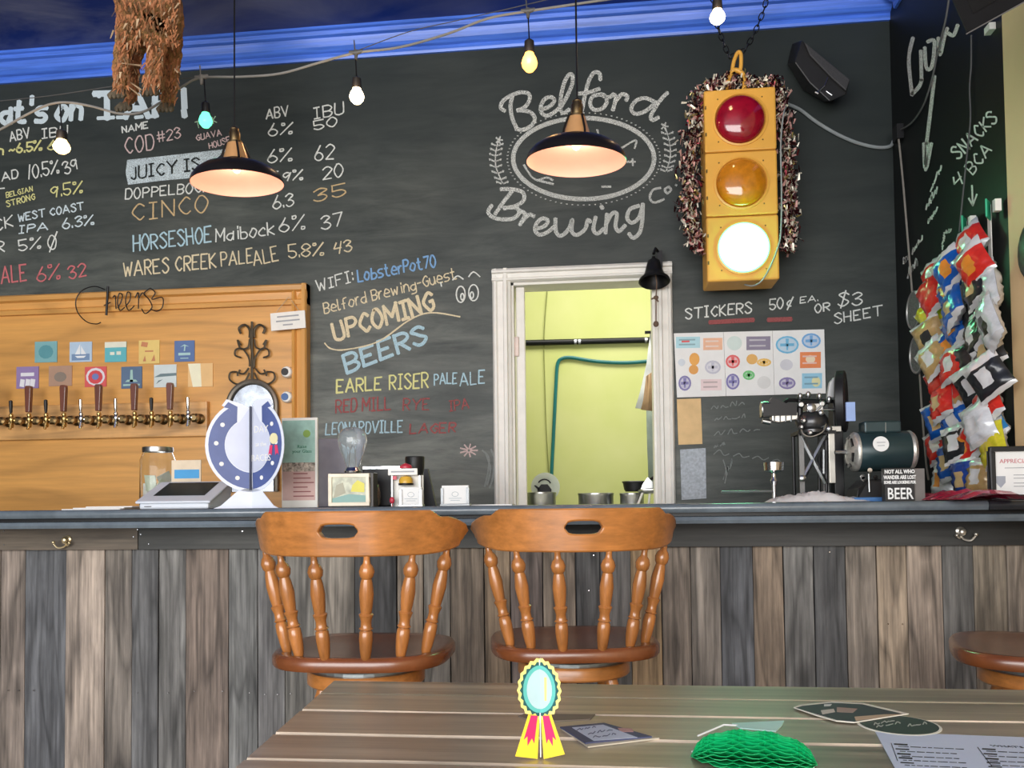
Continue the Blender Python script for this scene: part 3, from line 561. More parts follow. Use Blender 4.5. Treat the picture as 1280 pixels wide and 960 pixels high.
for ty, x, y, wd, h, c in st:
    k += 1; yy = YS-.0062-.00015*(k % 3)
    P4 = [(x-wd/2, y-h/2+.2), (x+wd/2, y-h/2-.2), (x+wd/2, y+h/2-.2), (x-wd/2, y+h/2+.2)] if ty == 'r' else ov(x, y, wd/2, h/2, 16)[:-1]
    b = MB(); quad(b, P4, yy, .0006); b.build('sticker', M_obj, r, col=c)
    if ty == 'c' and wd > 14 and c[0]+c[1]+c[2] < 1.8:
        b = MB(); quad(b, ov(x, y, wd/2-2.2, h/2-2.2, 14)[:-1], yy-.0006, .0004); b.build('sticker_print', M_obj, r, col=tuple(min(.9, q_*.5+.42) for q_ in c)); b = MB(); quad(b, [(x-wd*.3, y-1.5), (x+wd*.3, y-2), (x+wd*.3, y+1.5), (x-wd*.3, y+2)], yy-.001, .0004); quad(b, [(x-2, y-h*.35), (x+2, y-h*.35), (x+1, y+h*.3), (x-1, y+h*.3)], yy-.001, .0004); b.build('sticker_print', M_obj, r, col=c)
    elif ty == 'r' and wd > 20:
        b = MB(); [quad(b, [(x-wd*.38, y+dy-1), (x+wd*.3, y+dy-1.3), (x+wd*.3, y+dy+.6), (x-wd*.38, y+dy+1)], yy-.0006, .0004) for dy in (-h*.22, h*.2)]; b.build('sticker_print', M_obj, r, col=tuple(min(.9, q_*.5+.4) if sum(c) < 1.6 else q_*.6 for q_ in c))
b = MB(); quad(b, [(846, 499), (876, 498), (878, 555), (848, 556)], YS, .002); tag(b.build('paper_note', mat('yellow_note', (.72, .50, .25), .8)), 'yellow paper note below the sticker board beside the pass window', 'note')
b = MB(); quad(b, [(850, 562), (882, 560), (883, 623), (852, 625)], YS, .002); tag(b.build('paper_note', mat('pale_blue_note', (.42, .46, .50), .8, var=.25, vs=90)), 'pale grey printed paper sheet below the yellow note', 'note')
# ---------------------------------------------------------------- traffic light
YL = D-.26
TL = thing('traffic_light', 'yellow three-lamp traffic light hanging on a hook, green lamp lit', 'traffic light', aY(926, 353, YL))
M_yel = mat('signal_yellow', (.80, .42, .07), .38, var=.08, vs=5)
zt = [aY(925, y, YL).z for y in (111.5, 190, 270.5, 352)]; xl = aY(881.5, 230, YL).x; xr = aY(971.5, 230, YL).x
def M_lens(n, c, e=None, s=0): return mat(n, c, .12, 0, var=.25, vs=25, emi=e, es=s, coat=1)
lens = [M_lens('red_lens', (.30, .004, .018)), M_lens('amber_lens', (.62, .22, .008)), M_lens('green_lens', (.3, .9, .6), (.20, 1, .46), 16)]
for i in range(3):
    z1, z0 = zt[i], zt[i+1]; b = MB(); b.bb(xl, xr, YL-.012, YL+.16, z0+.0015, z1-.0015); s_ = b.build('housing_section', M_yel, TL, bevel=.008)
    cc = Vector(((xl+xr)/2+(.003 if i == 2 else .0), YL-.012, (z0+z1)/2-.0)); rr = .107
    b = MB(); b.lathe([(rr+.012, 0), (rr+.012, .006), (rr+.004, .008), (rr+.001, .004), (rr+.001, 0)], cc, (0, -1, 0), 40, cap=False); b.build('lens_ring', M_yel if i != 2 else M_yel, s_, smooth=True)
    b = MB(); b.lathe([(rr*math.cos(a), .045*math.sin(a)) for a in [math.pi/2*k/10 for k in range(11)]], cc, (0, -1, 0), 40); b.build('lens', lens[i], s_, smooth=True)
    if i == 2: b = MB(); b.lathe([(rr, .002), (rr+.0035, .006), (rr+.004, .009), (rr-.002, .012), (rr-.004, .008)], cc, (0, -1, 0), 40, cap=False); b.build('lens_halo', mat('green_halo_glow', (.2, .8, .4), .3, emi=(.25, 1, .45), es=.9), s_, smooth=True)  # glowing ring added to give the lit lens its green halo
    b = MB()
    for dx in (-.078, .078):
        for dz in (-.078, .078): b.lathe([(.0035, 0), (.003, .002)], cc+Vector((dx*1.22, 0, dz*1.22)), (0, -1, 0), 8)
    for dz in (-.06, .06): b.box((xl+.006, YL-.013, cc.z+dz), (.006, .006, .014))
    b.build('screw', mat('dark_screw', (.15, .1, .03), .5, .5), s_)
hk = aY(922, 92, YL+.06); b = MB()
b.tube(smooth_pts([aY(x, y, YL+.05) for x, y in [(910, 112), (911, 98), (918, 88), (928, 92), (931, 104), (930, 112)]], 6), .011, 10); b.tube(smooth_pts([aY(x, y, YL+.05) for x, y in [(915, 92), (917, 78), (922, 66), (926, 68), (926, 84), (923, 92)]], 6), .009, 10); b.build('hook', M_yel, TL, smooth=True)
CH = thing('hanging_chain', 'dark chain rising from the traffic light hook to the ceiling', 'chain', aY(922, 70, YL+.05))
def chain(P, R0=.0105):
    pts = [aY(x, y, YL+.05) for x, y in P]; L = sum((pts[i+1]-pts[i]).length for i in range(len(pts)-1)); n = int(L/.03)
    for k in range(n):
        d = L*(k+.5)/n
        for i in range(len(pts)-1):
            l = (pts[i+1]-pts[i]).length
            if d <= l: break
            d -= l
        dr = (pts[i+1]-pts[i]).normalized(); c = pts[i]+dr*d; x, y, _ = frame(dr); s_ = x if k % 2 else y
        MB().tube([c+dr*.020*math.cos(a)+s_*R0*math.sin(a) for a in [2*math.pi*q/10 for q in range(10)]], .0028, 5, True).build('chain_link', M_black, CH)
chain([(921, 68), (912, 72), (905, 55), (897, 33), (890, -6)]); chain([(924, 68), (933, 60), (944, 40), (955, 12), (960, -8)])
# tinsel garland
random.seed(11); mats = [mat('tinsel_dark', (.035, .006, .008), .25, .6), mat('tinsel_red', (.20, .03, .04), .2, .8), mat('tinsel_pink', (.80, .45, .40), .4, .3), mat('tinsel_white', (.9, .85, .7), .4, .3), mat('tinsel_gold', (.6, .5, .2), .2, .8)]
b = MB(); path = smooth_pts([Vector((x, y, 0)) for x, y in [(905, 355), (878, 318), (868, 295), (860, 262), (864, 230), (862, 195), (868, 160), (874, 132), (880, 112), (900, 104), (926, 103), (950, 103), (970, 106), (978, 135), (983, 165), (986, 200), (987, 230), (986, 262), (988, 290), (986, 312)]], 12)[14:]
for q in path:
    for k in range(15):
        a = random.uniform(0, 6.28); rr = random.uniform(2, 19)*(1 if q.x < 930 else .8)*(.8+.3*math.sin(q.y*.16+q.x*.1)); c = aY(q.x+rr*math.cos(a), q.y+rr*math.sin(a)*.8, YL+.06+random.uniform(-.05, .05))
        s_ = random.uniform(.007, .017); R = euler(random.uniform(0, 360), random.uniform(0, 360), random.uniform(0, 360)); b.mi = random.choices([0, 1, 2, 3, 4], [9, 4, 5, 7, 2.2])[0]
        b.add([c+R @ Vector(v)*s_ for v in ((-1, -.35, 0), (1, -.2, .1), (1.1, .3, 0), (-.8, .35, .15))], [(0, 1, 2, 3)])
b.mi = 0; b.tube([aY(q.x, q.y, YL+.08) for q in path], .006, 5); b.flat = True
tag(b.build('tinsel_garland', mats), 'dark red tinsel garland with silver glints looped around the traffic light', 'garland', kind='stuff')
def cable(name, pts, r, m, label, cat='cable', **k):
    b = MB(); b.tube(smooth_pts(pts, 6), r, 7); return tag(b.build(name, m, smooth=True), label, cat, **k)
M_grey = mat('grey_cable', (.30, .33, .33), .5); M_dcab = mat('dark_cable', (.10, .10, .10), .5)
cable('power_cord', [aY(x, y, Y) for x, y, Y in [(986, 131, YL+.12), (980, 140, YL+.0), (976, 180, YL-.02), (977, 240, YL-.02), (976, 290, YL-.02), (972, 310, YL-.02), (962, 335, YL-.03), (952, 351, YL-.03), (942, 357, YL+.0), (932, 356, YL+.05), (926, 352, YL+.1)]], .0035, M_grey, 'thin grey power cord running down the right side of the traffic light')
cable('wall_cable', [aY(x, y, D-.012) for x, y in [(984, 130), (1000, 137), (1020, 152), (1045, 167), (1070, 178), (1095, 184), (1112, 183), (1117, 176)]], .008, M_grey, 'thick grey cable sagging along the dark wall below the black speaker')
Xw = XR-.012
cable('rising_cable', [aX(x, y, Xw) for x, y in [(1187, -8), (1182, 25), (1172, 65), (1166, 95), (1155, 130), (1140, 153), (1124, 163)]], .004, M_dcab, 'dark cord rising along the right wall to the ceiling corner')
cable('disc_cord', [aX(x, y, Xw-.006) for x, y in [(1121, 160), (1124, 180), (1129, 230), (1134, 290), (1139, 350), (1144, 410), (1149, 460), (1153, 520), (1158, 580), (1161, 600)]], .0045, mat('rope_cord', (.25, .23, .2), .7), 'long cord hanging down the right wall through the two wire discs')
cable('wall_wire', [aX(x, y, Xw) for x, y in [(1214, 44), (1214, 80), (1212, 110), (1213, 150), (1208, 200), (1203, 250), (1199, 290)]], .003, M_dcab, 'thin dark wire hanging from the television down the right wall')
MB().tube([aX(1122, 158, Xw), aX(1131, 160, Xw)], .014, 8)
p = aX(1124, 162, XR-.01); tag(MB().bb(p.x-.02, p.x+.009, p.y-.03, p.y+.03, p.z-.05, p.z+.015).build('junction_box', M_blackp), 'small dark junction box in the corner where the cables meet', 'box')
for y0, lab in ((388, 'upper round wire disc hanging on the cord on the right wall'), (443, 'lower round wire disc hanging on the cord on the right wall')):
    c = aX(1142 if y0 < 400 else 1146, y0, XR-.03); r = thing('wire_disc', lab, 'wire disc', c, 'wire discs on the cord'); b = MB()
    R0 = (aX(1142, y0-23, XR-.03)-aX(1142, y0+23, XR-.03)).length/2
    b.tube([c+Vector((0, R0*math.cos(a), R0*math.sin(a))) for a in [math.pi*2*i/28 for i in range(28)]], .005, 6, True); b.build('rim', mat('dull_silver', (.5, .5, .48), .4, .7), r, smooth=True)
    b = MB(); b.lathe([(R0-.004, 0), (R0-.004, .003)], c, (1, 0, 0), 28); b.build('mesh_face', mat('grey_mesh', (.20, .21, .20), .5, .4, var=.5, vs=160), r)
# loudspeaker
YK = D-.17; SP = thing('loudspeaker', 'black wedge loudspeaker tilted on the wall right of the traffic light', 'speaker', aY(1025, 128, YK))
S = lambda x, y, Y: aY(x, y, Y)
b = MB(); f = [S(x, y, YK) for x, y in [(1002, 50), (1063, 100), (1058, 118), (1037, 127), (1012, 104), (993, 78)]]; bk = [S(x, y, D-.02) for x, y in [(990, 54), (1050, 104), (1046, 120), (1030, 128), (1003, 112), (984, 80)]]
b.add(f+bk, [(0, 1, 2, 3, 4, 5), (11, 10, 9, 8, 7, 6)]+[(i, (i+1) % 6, 6+(i+1) % 6, 6+i) for i in range(6)]); b.build('cabinet', M_blackp, SP, bevel=.006)
b = MB(); q4 = [S(x, y, YK-.003) for x, y in [(1004, 53), (1062, 101), (1057, 115), (1040, 100), (1012, 71)]]; b.prism(q4, (0, -.012, 0)); b.build('grille', mat('speaker_grille', (.045, .045, .048), .6, var=.4, vs=300), SP, bevel=.004)
b = MB(); b.tube([S(1035, 97, YK-.006), S(1031, 107, YK-.008), S(1021, 116, YK-.008)], .003, 6); b.tube([S(1033, 114, YK-.006), S(1040, 119, YK-.006)], .0035, 6); b.tube([S(1019, 115, YK-.006), S(1023, 117, YK-.006)], .005, 6); b.build('bracket', M_chrome, SP)
b = MB(); b.tube([S(1015, 92, YK+.08), S(1010, 94, D-.002)], .02, 8); b.build('wall_mount', M_blackp, SP)
# ship's bell on the window frame
YBL = D-.12; BL = thing('hanging_bell', 'black iron bell with knotted pull cord at the pass window corner', 'bell', aY(820, 385, YBL))
bc = aY(818, 352, YBL); k = (aY(838, 352, YBL)-bc).length
b = MB(); b.lathe([(k*.92, -.004), (k, 0), (k*.97, .008), (k*.72, .026), (k*.60, .045), (k*.50, .075), (k*.38, .105), (k*.2, .116), (.008, .12), (.008, .13)], bc, (.0, .28, 1), 28, cap=False); b.lathe([(k*.95, .0), (k*.68, .022), (k*.45, .07), (.001, .1)], bc, (0, .28, 1), 28, cap=False); b.build('bell', M_black, BL, smooth=True)
b = MB(); b.box((bc.x+.03, D-.05, bc.z+.10), (.025, .03, .12)); b.tube([(bc.x+.03, D-.05, bc.z+.15), (bc.x+.01, D-.08, bc.z+.165), (bc.x, YBL+.02, bc.z+.135)], .007, 8); b.build('bracket', M_black, BL)
b = MB(); P = [aY(x, y, YBL) for x, y in [(821, 354), (820, 372), (820, 405)]]; b.tube([bc+Vector((0, 0, .08))]+P, .0032, 6); b.ell(P[1], (.012, .01, .01)); b.ell(P[2], (.013, .01, .014)); b.tube([P[1]+Vector((-.022, 0, -.006)), P[1]+Vector((.01, 0, .004))], .004, 6); b.tube([P[1], P[1]+Vector((.01, 0, -.02))], .004, 6); b.build('pull_cord', mat('old_rope', (.14, .09, .06), .8), BL)
# ---------------------------------------------------------------- kitchen things
yk = KY-.021; b = MB(); b.tube([aY(600, 430, yk), aY(850, 424, yk)], .020, 12); PI_ = b.build('wall_pipe', M_black, smooth=True); tag(PI_, 'black pipe running level across the green kitchen wall', 'pipe')
for x in (718, 723, 806): b = MB(); b.tube([aY(x, 427.3-(x-720)*.02, yk), aY(x+3, 427.3-(x-720)*.02, yk)], .0235, 12); b.build('coupling', M_steel, PI_)
cable('teal_hose', [aY(x, y, KY-.0135) for x, y in [(689, 600), (691, 560), (693, 520), (695, 480), (697, 455), (703, 448), (715, 447), (740, 451), (765, 453), (790, 453), (825, 450)]], .0125, mat('teal_hose', (.015, .16, .16), .35), 'dark teal hose bending across the green kitchen wall', 'hose')
cable('wall_wire', [aY(x, y, KY-.01) for x, y in [(684, 362), (680, 420), (681, 480), (683, 540), (686, 590)]], .0035, mat('olive_wire', (.25, .27, .08), .6), 'thin wire hanging down the green kitchen wall', 'wire')
# counter behind the pass window
tag(MB().bb(wx0-.5, wx1+.3, D+.22, D+.66, 1.01, 1.066).build('kitchen_counter', M_steel, bevel=.004), 'steel counter just inside the kitchen behind the pass window', 'counter')
KC = 1.066
def tin(x, y0, y1, wpx, Y, lab, name='round_tin', cat='tin'):
    a = aY(x, y1, Y); r = (aY(x+wpx/2, y1, Y)-a).length; h = aY(x, y0, Y).z-KC; t = thing(name, lab, cat, (a.x, Y, KC))
    MB().lathe([(r*.98, 0), (r, .004), (r, h-.006), (r*1.02, h-.004), (r*1.02, h)], (a.x, Y, KC), (0, 0, 1), 32).build('body', M_steel, t, smooth=True)
    MB().lathe([(r*1.03, h), (r*1.03, h+.006), (r*.9, h+.008)], (a.x, Y, KC), (0, 0, 1), 32).build('lid', M_steel, t, smooth=True)
tin(745, 618, 630, 44, D+.36, 'round steel tin in the middle of the kitchen pass counter'); tin(676, 617, 630, 38, D+.34, 'round steel tin in front of the white plate in the kitchen pass'); tin(790, 618, 630, 30, D+.34, 'small round steel tin under the black pan in the kitchen pass')
Y = D+.45; c = aY(682, 608, Y); r_ = (aY(700, 608, Y)-c).length; PZ = .03; t = thing('white_plate', 'white round plate with a dark kettle drawing standing upright in the pass window', 'plate', (c.x, Y, KC))
b = MB(); b.lathe([(r_*.6, 0), (r_, -.016), (r_, -.012), (r_*.6, .006), (.001, .006)], (c.x, Y, KC+r_+PZ), (0, 1, .12), 36, cap=False); b.build('dish', mat('china', (.70, .76, .64), .2, var=.03), t, smooth=True)
b = MB(); q = Vector((c.x-.005, Y-.02, KC+r_*.72+PZ)); b.prism([q+Vector((x*.034, 0, z*.034)) for x, z in [(-1, -.8), (1, -.8), (1.1, .2), (.5, 1), (-.5, 1), (-1.1, .2)]], (0, .003, 0)); b.tube([q+Vector((.034*math.cos(a), 0, .03+.03*math.sin(a))) for a in [.3+i*.3 for i in range(9)]], .004, 6); b.prism([q+Vector(v) for v in ((-.03, 0, .0), (-.055, 0, .028), (-.048, 0, .03), (-.025, 0, .015))], (0, .003, 0)); b.build('kettle_print', M_ink, t); MB().bb(c.x-.03, c.x+.03, Y-.03, Y+.03, KC, KC+PZ+.008).build('plate_stand', M_black, t)
t = thing('black_pan', 'black pan with a rim on top of the small tin in the kitchen pass', 'pan', (aY(790, 610, D+.34).x, D+.34, KC+.055)); c = aY(793, 614, D+.5); c.z = KC+.075
b = MB(); b.lathe([(.05, 0), (.062, .045), (.068, .05), (.064, .054), (.055, .008), (.001, .006)], (c.x-.0, D+.42, c.z), (0, 0, 1), 24, cap=False); b.build('pan_body', M_black, t, smooth=True); b = MB(); b.tube([(c.x+.06, D+.42, c.z+.05), (c.x+.12, D+.42, c.z+.085)], .008, 8); b.build('handle', M_black, t)
t = thing('mixer', 'grey metal stand mixer at the right side of the kitchen pass', 'mixer', (aY(812, 625, D+.3).x, D+.3, KC)); c = aY(811, 625, D+.3).x
b = MB(); b.ell((c, D+.3, KC+.075), (.055, .05, .016)); b.prism([(c-.045, D+.28, KC+.07), (c+.02, D+.28, KC+.07), (c+.02, D+.28, KC+.12), (c-.005, D+.28, KC+.145), (c-.03, D+.28, KC+.11)], (0, .05, 0)); b.build('head', M_steel, t, smooth=True)
b = MB(); [b.tube([(c+dx, D+.28, KC+.07), (c+dx*1.6-.01, D+.28, KC)], .006, 8) for dx in (-.03, .005, .03)]; b.build('stand', M_white, t)
# apron
Y = D+.8; t = thing('hanging_apron', 'white cloth with a brown patch hanging at the right edge of the pass window', 'cloth', aY(812, 520, Y)); H = lambda x, y: aY(x, y, Y)
b = MB()
def cloth(P, m, nm, dy=0):
    bb_ = MB(); n = len(P[0]); vs = []
    for k_, row in enumerate(P):
        for i in range(n): vs.append(aY(row[i][0], row[i][1], Y+dy+.012*math.sin(i*2.1+k_*.5)))
    bb_.add(vs, [(k_*n+i, k_*n+i+1, (k_+1)*n+i+1, (k_+1)*n+i) for k_ in range(len(P)-1) for i in range(n-1)]); o = bb_.build(nm, m, t, smooth=True); so = o.modifiers.new('t', 'SOLIDIFY'); so.thickness = .004
cloth([[(813+i*5, 415) for i in range(5)], [(808+i*6, 455) for i in range(5)], [(800+i*7, 490) for i in range(5)], [(794+i*8, 510+i) for i in range(5)]], mat('white_cloth', (.72, .74, .72), .8), 'cloth')
cloth([[(808+i*2.2, 470-i*1.5) for i in range(5)], [(804+i*3.5, 500) for i in range(5)], [(801+i*4, 512+i*.5) for i in range(5)]], mat('brown_cloth', (.42, .27, .14), .8), 'brown_patch', -.03)
cloth([[(808+i*5, 512) for i in range(4)], [(809+i*5, 560) for i in range(4)], [(811+i*5, 612) for i in range(4)]], mat('grey_cloth', (.30, .36, .30), .8), 'lower_cloth', .04)
tag(MB().bb(aY(806, 415, Y).x, 1.9, Y-.01, Y+.01, aY(810, 417, Y).z, aY(810, 414, Y).z).build('hanging_rail', M_black), 'short black rail the white cloth hangs from in the kitchen', 'rail')

# ---------------------------------------------------------------- the bar
YF, YPL, ZB, YBACK = 2.60, 2.80, 1.079, 3.36
xe = XR-.012
M_top = mat('bar_top_paint', (.13, .16, .185), .22, var=.3, vs=9, coat=.5, bump=.03)
M_topd = mat('bar_trim_black', (.02, .024, .03), .3, var=.3, coat=.3)
BAR = thing('bar_counter', 'long bar with black top and front clad in upright weathered barn planks', 'bar', (-1.2, YPL, 0))
b = MB(); P = [(0, 0), (-.004, .006), (-.006, .014), (-.003, .022), (.004, .027), (YBACK-YF, .027), (YBACK-YF, 0)]
xj = aY(1236, 640, YF).x
for x0, x1, m in ((-4.2, xj-.0012, M_top), (xj+.0012, xe, M_topd)):
    b = MB(); b.prism([(x0, YF+y, ZB-.027+z) for y, z in P], (x1-x0, 0, 0)); b.build('top_slab', m, BAR, smooth=True)
b = MB(); b.bb(-4.2, xe, YF+.035, YBACK-.02, ZB-.038, ZB-.0275); b.build('shadow_gap', M_black, BAR)  # black strip, the shadow under the slab put into its colour
b = MB(); P = [(.0, .0), (-.004, .01), (0, .02), (.01, .023), (.1, .023), (.1, 0)]
b.prism([(-4.2, YF+.012+y, ZB-.061+z) for y, z in P], (4.2+xe, 0, 0)); b.build('nosing', M_top, BAR, smooth=True)
b = MB(); b.bb(-4.2, xe, YF+.11, YPL+.0, ZB-.062, ZB-.0385); b.build('underside', M_black, BAR)
b = MB(); b.bb(-4.2, xe, YPL+.022, YPL+.1, 0, ZB-.04); b.build('carcass', M_black, BAR)
zr0 = aY(400, 686, YPL-.02).z
rb = [(-4.2, aY(176, 670, YPL).x, (.12, .095, .07)), (aY(176.5, 670, YPL).x, aY(640, 670, YPL).x, (.055, .055, .05)), (aY(640.5, 670, YPL).x, xe, (.03, .03, .028))]
for x0, x1, c in rb: MB().bb(x0+.0006, x1-.0006, YPL-.02, YPL-.001, zr0, ZB-.0625).build('rail_board', M_rail, BAR, bevel=.0015, col=c)
ex = [-330, -290, -255, -200, -165, -120, -75, -40, 0, 31, 82, 131, 165, 198, 232, 286, 322, 356, 391, 443, 496, 529, 563, 605, 638, 679, 720, 751, 789, 827, 864, 901, 942, 980, 1018, 1058, 1097, 1135, 1179, 1218, 1260, 1300]
cl = [(.2, .17, .14)]*8+[(.22, .18, .15), (.122, .126, .134), (.33, .27, .22), (.19, .165, .14), (.14, .14, .14), (.17, .165, .155), (.20, .155, .125), (.19, .19, .18), (.145, .14, .135), (.17, .16, .14), (.26, .23, .19), (.075, .075, .075),
     (.26, .21, .16), (.22, .20, .17), (.20, .16, .12), (.32, .24, .16), (.21, .17, .15), (.27, .22, .17), (.12, .12, .12), (.15, .145, .14), (.43, .30, .17), (.23, .19, .155), (.20, .175, .15), (.115, .12, .13), (.31, .235, .17), (.17, .165, .155), (.10, .10, .10), (.28, .235, .19), (.36, .28, .20), (.32, .255, .20), (.14, .135, .125), (.24, .20, .15), (.30, .25, .2)]
random.seed(5)
for i in range(len(ex)-1):
    x0, x1 = aY(ex[i], 760, YPL).x, min(aY(ex[i+1], 760, YPL).x, xe); g_ = random.choice((.0007, .001, .0016, .0028)); dy = random.uniform(-.004, .004)
    b = MB(); zz = [0.02, .3, .6, .8, zr0+.03]; L_ = [(x0+g_*random.uniform(.4, 1.4), z) for z in zz]; R_ = [(x1-g_*random.uniform(.0, 1.4), z) for z in zz[::-1]]
    b.prism([(x, YPL+dy*.5, z) for x, z in L_+R_], (0, .018, 0)); b.build('plank', M_plank, BAR, bevel=.0015, col=cl[i])
b = MB()
for x, y in [(5, 664), (5, 681), (167, 671), (172, 662), (176, 668), (186, 680), (303, 664), (10, 863), (23, 863), (42, 863), (172, 866), (210, 866), (243, 864), (278, 864), (312, 866), (331, 868), (347, 868), (363, 867), (1037, 690), (1110, 780), (1128, 780), (742, 694), (736, 738)]:
    Yn = YPL-.021 if y < 686 else YPL-.004; b.lathe([(.0028, 0), (.002, .0015)], aY(x, y, Yn), (0, -1, 0), 7)
o = b.build('nail_head', M_chrome, BAR); o['kind'] = 'stuff'
# coat hooks on the rail
for i, (x, y, lab) in enumerate([(85, 677, 'small brass double coat hook at the left end of the bar rail'), (800, 676, 'small silver double coat hook behind the right-hand stool back'), (1200, 667, 'small silver double coat hook on the dark rail at the right')]):
    m = mat('pale_brass', (.70, .58, .36), .3, .8) if i == 0 else mat('pale_nickel', (.72, .68, .6), .3, .8)
    c = aY(x, y, YPL-.02); t = thing('coat_hook', lab, 'hook', c-Vector((0, 0, .02)), 'coat hooks under the bar')
    b = MB(); b.lathe([(.014, 0), (.014, .004), (.008, .008)], c+Vector((0, 0, .008)), (0, -1, 0), 18); b.ell(c+Vector((0, -.02, .006)), (.011, .008, .012)); b.build('knob', m, t, smooth=True)
    s_ = -1 if i == 0 else 1; b = MB(); b.tube(smooth_pts([c+Vector((0, -.006, 0)), c+Vector((.004*s_, -.014, -.016)), c+Vector((.022*s_, -.024, -.02)), c+Vector((.036*s_, -.028, -.004))], 5), .0032, 7); b.tube(smooth_pts([c+Vector((0, -.006, 0)), c+Vector((-.006*s_, -.012, -.014)), c+Vector((-.017*s_, -.018, -.006))], 4), .003, 7); b.ell(c+Vector((.036*s_, -.028, -.001)), (.006, .006, .006)); b.ell(c+Vector((-.017*s_, -.018, -.004)), (.005, .005, .005)); b.build('arms', m, t, smooth=True)
# ---------------------------------------------------------------- stools
def make_stool(nm):
    t = thing('bar_stool', nm, 'bar stool', (0, 0, 0), 'captain style wooden bar stools'); ZS = .726
    # seat: plan outline, front (bar side) wide and flat, curved toward the sitter's back
    def outline(k, off=0): 
        o = []
        for i in range(k):
            a = 2*math.pi*i/k; x = math.cos(a); y = math.sin(a); e = .62
            o.append((math.copysign(abs(x)**e, x)*(.218-off), math.copysign(abs(y)**(.72 if y < 0 else .6), y)*(.205-off)+.01))
        return o
    n = 44; b = MB(); rings = [(0, -.034), (-.004, -.028), (-.004, -.010), (.002, -.002), (.012, 0), (.04, -.003), (.09, -.009), (.15, -.011)]; vs = []
    for off, z in rings: vs += [(x, y, ZS+z) for x, y in outline(n, off)]
    fs = [(r_*n+i, r_*n+(i+1) % n, (r_+1)*n+(i+1) % n, (r_+1)*n+i) for r_ in range(len(rings)-1) for i in range(n)]+[list(range(n))[::-1], list(range((len(rings)-1)*n, len(rings)*n))]
    b.add(vs, fs); b.build('seat', M_seat, t, smooth=True)
    # crest rail bent around the back
    R, yc = .271, .015; A = [rad(-90+d) for d in range(-78, 79, 2)]; vs = []; k = len(A); yc = .03
    for a in A:
        u = abs((a+math.pi/2)/rad(78))
        top = 1.072 - (.0 if u < .60 else (.016*min(1, (u-.60)/.07))) - (0 if u < .74 else .026*((u-.74)/.26)**1.3) ; bot = .966+(.0 if u < .5 else .022*((u-.5)/.5)**2) + (0 if u < .9 else .010)
        if u > .97: top -= .010; bot += .008
        lean = .012; th = .022
        for (rr, z) in ((R, bot), (R+lean, top), (R+lean-th, top), (R-th, bot)):
            vs.append((math.cos(a)*rr, yc+math.sin(a)*rr, z))
    cut = [i for i in range(k-1) if abs(A[i]+A[i+1]+math.pi)/2 < rad(10)]
    b = MB(); b.v = [Vector(v) for v in vs]
    for i in range(k-1):
        a_, c_ = i*4, (i+1)*4
        if i in cut: continue
        for j in range(4): b.f.append([a_+j, a_+(j+1) % 4, c_+(j+1) % 4, c_+j])
    b.f += [[0, 1, 2, 3], [(k-1)*4+3, (k-1)*4+2, (k-1)*4+1, (k-1)*4]]
    # hand slot: rows above and below an opening in the middle of the rail
    def hh(q): return .15*max(0, 1-abs(math.degrees(A[q]+math.pi/2)/10.0)**4)**.5
    def seg(i, lo):
        o = len(b.v); L = []
        for q in (i, i+1):
            B0, T0, T1, B1 = [Vector(v) for v in vs[q*4:q*4+4]]; f0, f1 = (0, .56-hh(q)) if lo else (.56+hh(q), 1)
            L.append([B0.lerp(T0, f0), B0.lerp(T0, f1), B1.lerp(T1, f1), B1.lerp(T1, f0)])
        b.v += L[0]+L[1]; b.f.extend([[o+j, o+(j+1) % 4, o+4+(j+1) % 4, o+4+j] for j in range(4)])
    for i in cut: seg(i, True); seg(i, False)
    b.m = [0]*len(b.f); b.build('crest_rail', M_stool, t, smooth=True, bevel=.004, seg=2)
    pr = [(0, .009), (.04, .012), (.10, .0115), (.16, .0165), (.24, .0175), (.30, .0165), (.315, .012), (.33, .016), (.345, .012), (.40, .0125), (.43, .017), (.445, .013), (.55, .0155), (.66, .0185), (.76, .017), (.85, .012), (.87, .0165), (.885, .012), (.93, .0125), (.97, .0165), (1, .012)]
    pr = [(.0, .009), (.03, .012), (.10, .0145), (.2, .0165), (.27, .0155), (.285, .012), (.3, .0168), (.315, .013), (.37, .0125), (.42, .0165), (.43, .0175), (.445, .013), (.5, .0150), (.62, .0175), (.72, .0145), (.76, .012), (.785, .0165), (.83, .0185), (.875, .0145), (.90, .009), (.94, .0075), (1.0, .0085)]
    for th, bt in ((-62, -60), (-38, -38), (-14, -14), (14, 14), (38, 38), (62, 60)):
        ab = rad(-90+bt*1.02); at_ = rad(-90+th)
        P0 = Vector((.197*math.cos(ab)*1.0, yc-.03+.19*math.sin(ab)+.0, ZS-.006)); P1 = Vector(((R-.008)*math.cos(at_), yc+(R-.008)*math.sin(at_), .976+(.012 if abs(th) > 50 else 0)))
        b = MB(); b.tube([P0.lerp(P1, q) for q, _ in pr], [r_*1.0 for _, r_ in pr], 14); b.build('spindle', M_spin, t, smooth=True)
    b = MB(); b.lathe([(.13, .667), (.13, .674)], (0, .01, 0), (0, 0, 1), 32); b.box((0, .01, .683), (.16, .16, .012)); b.build('swivel_plate', mat('grey_steel', (.30, .33, .33), .35, .6), t)
    b = MB(); b.lathe([(.146, .632), (.15, .636), (.15, .662), (.146, .667), (.001, .667)], (0, .01, 0), (0, 0, 1), 40); b.build('base_ring', M_stool, t, smooth=True)
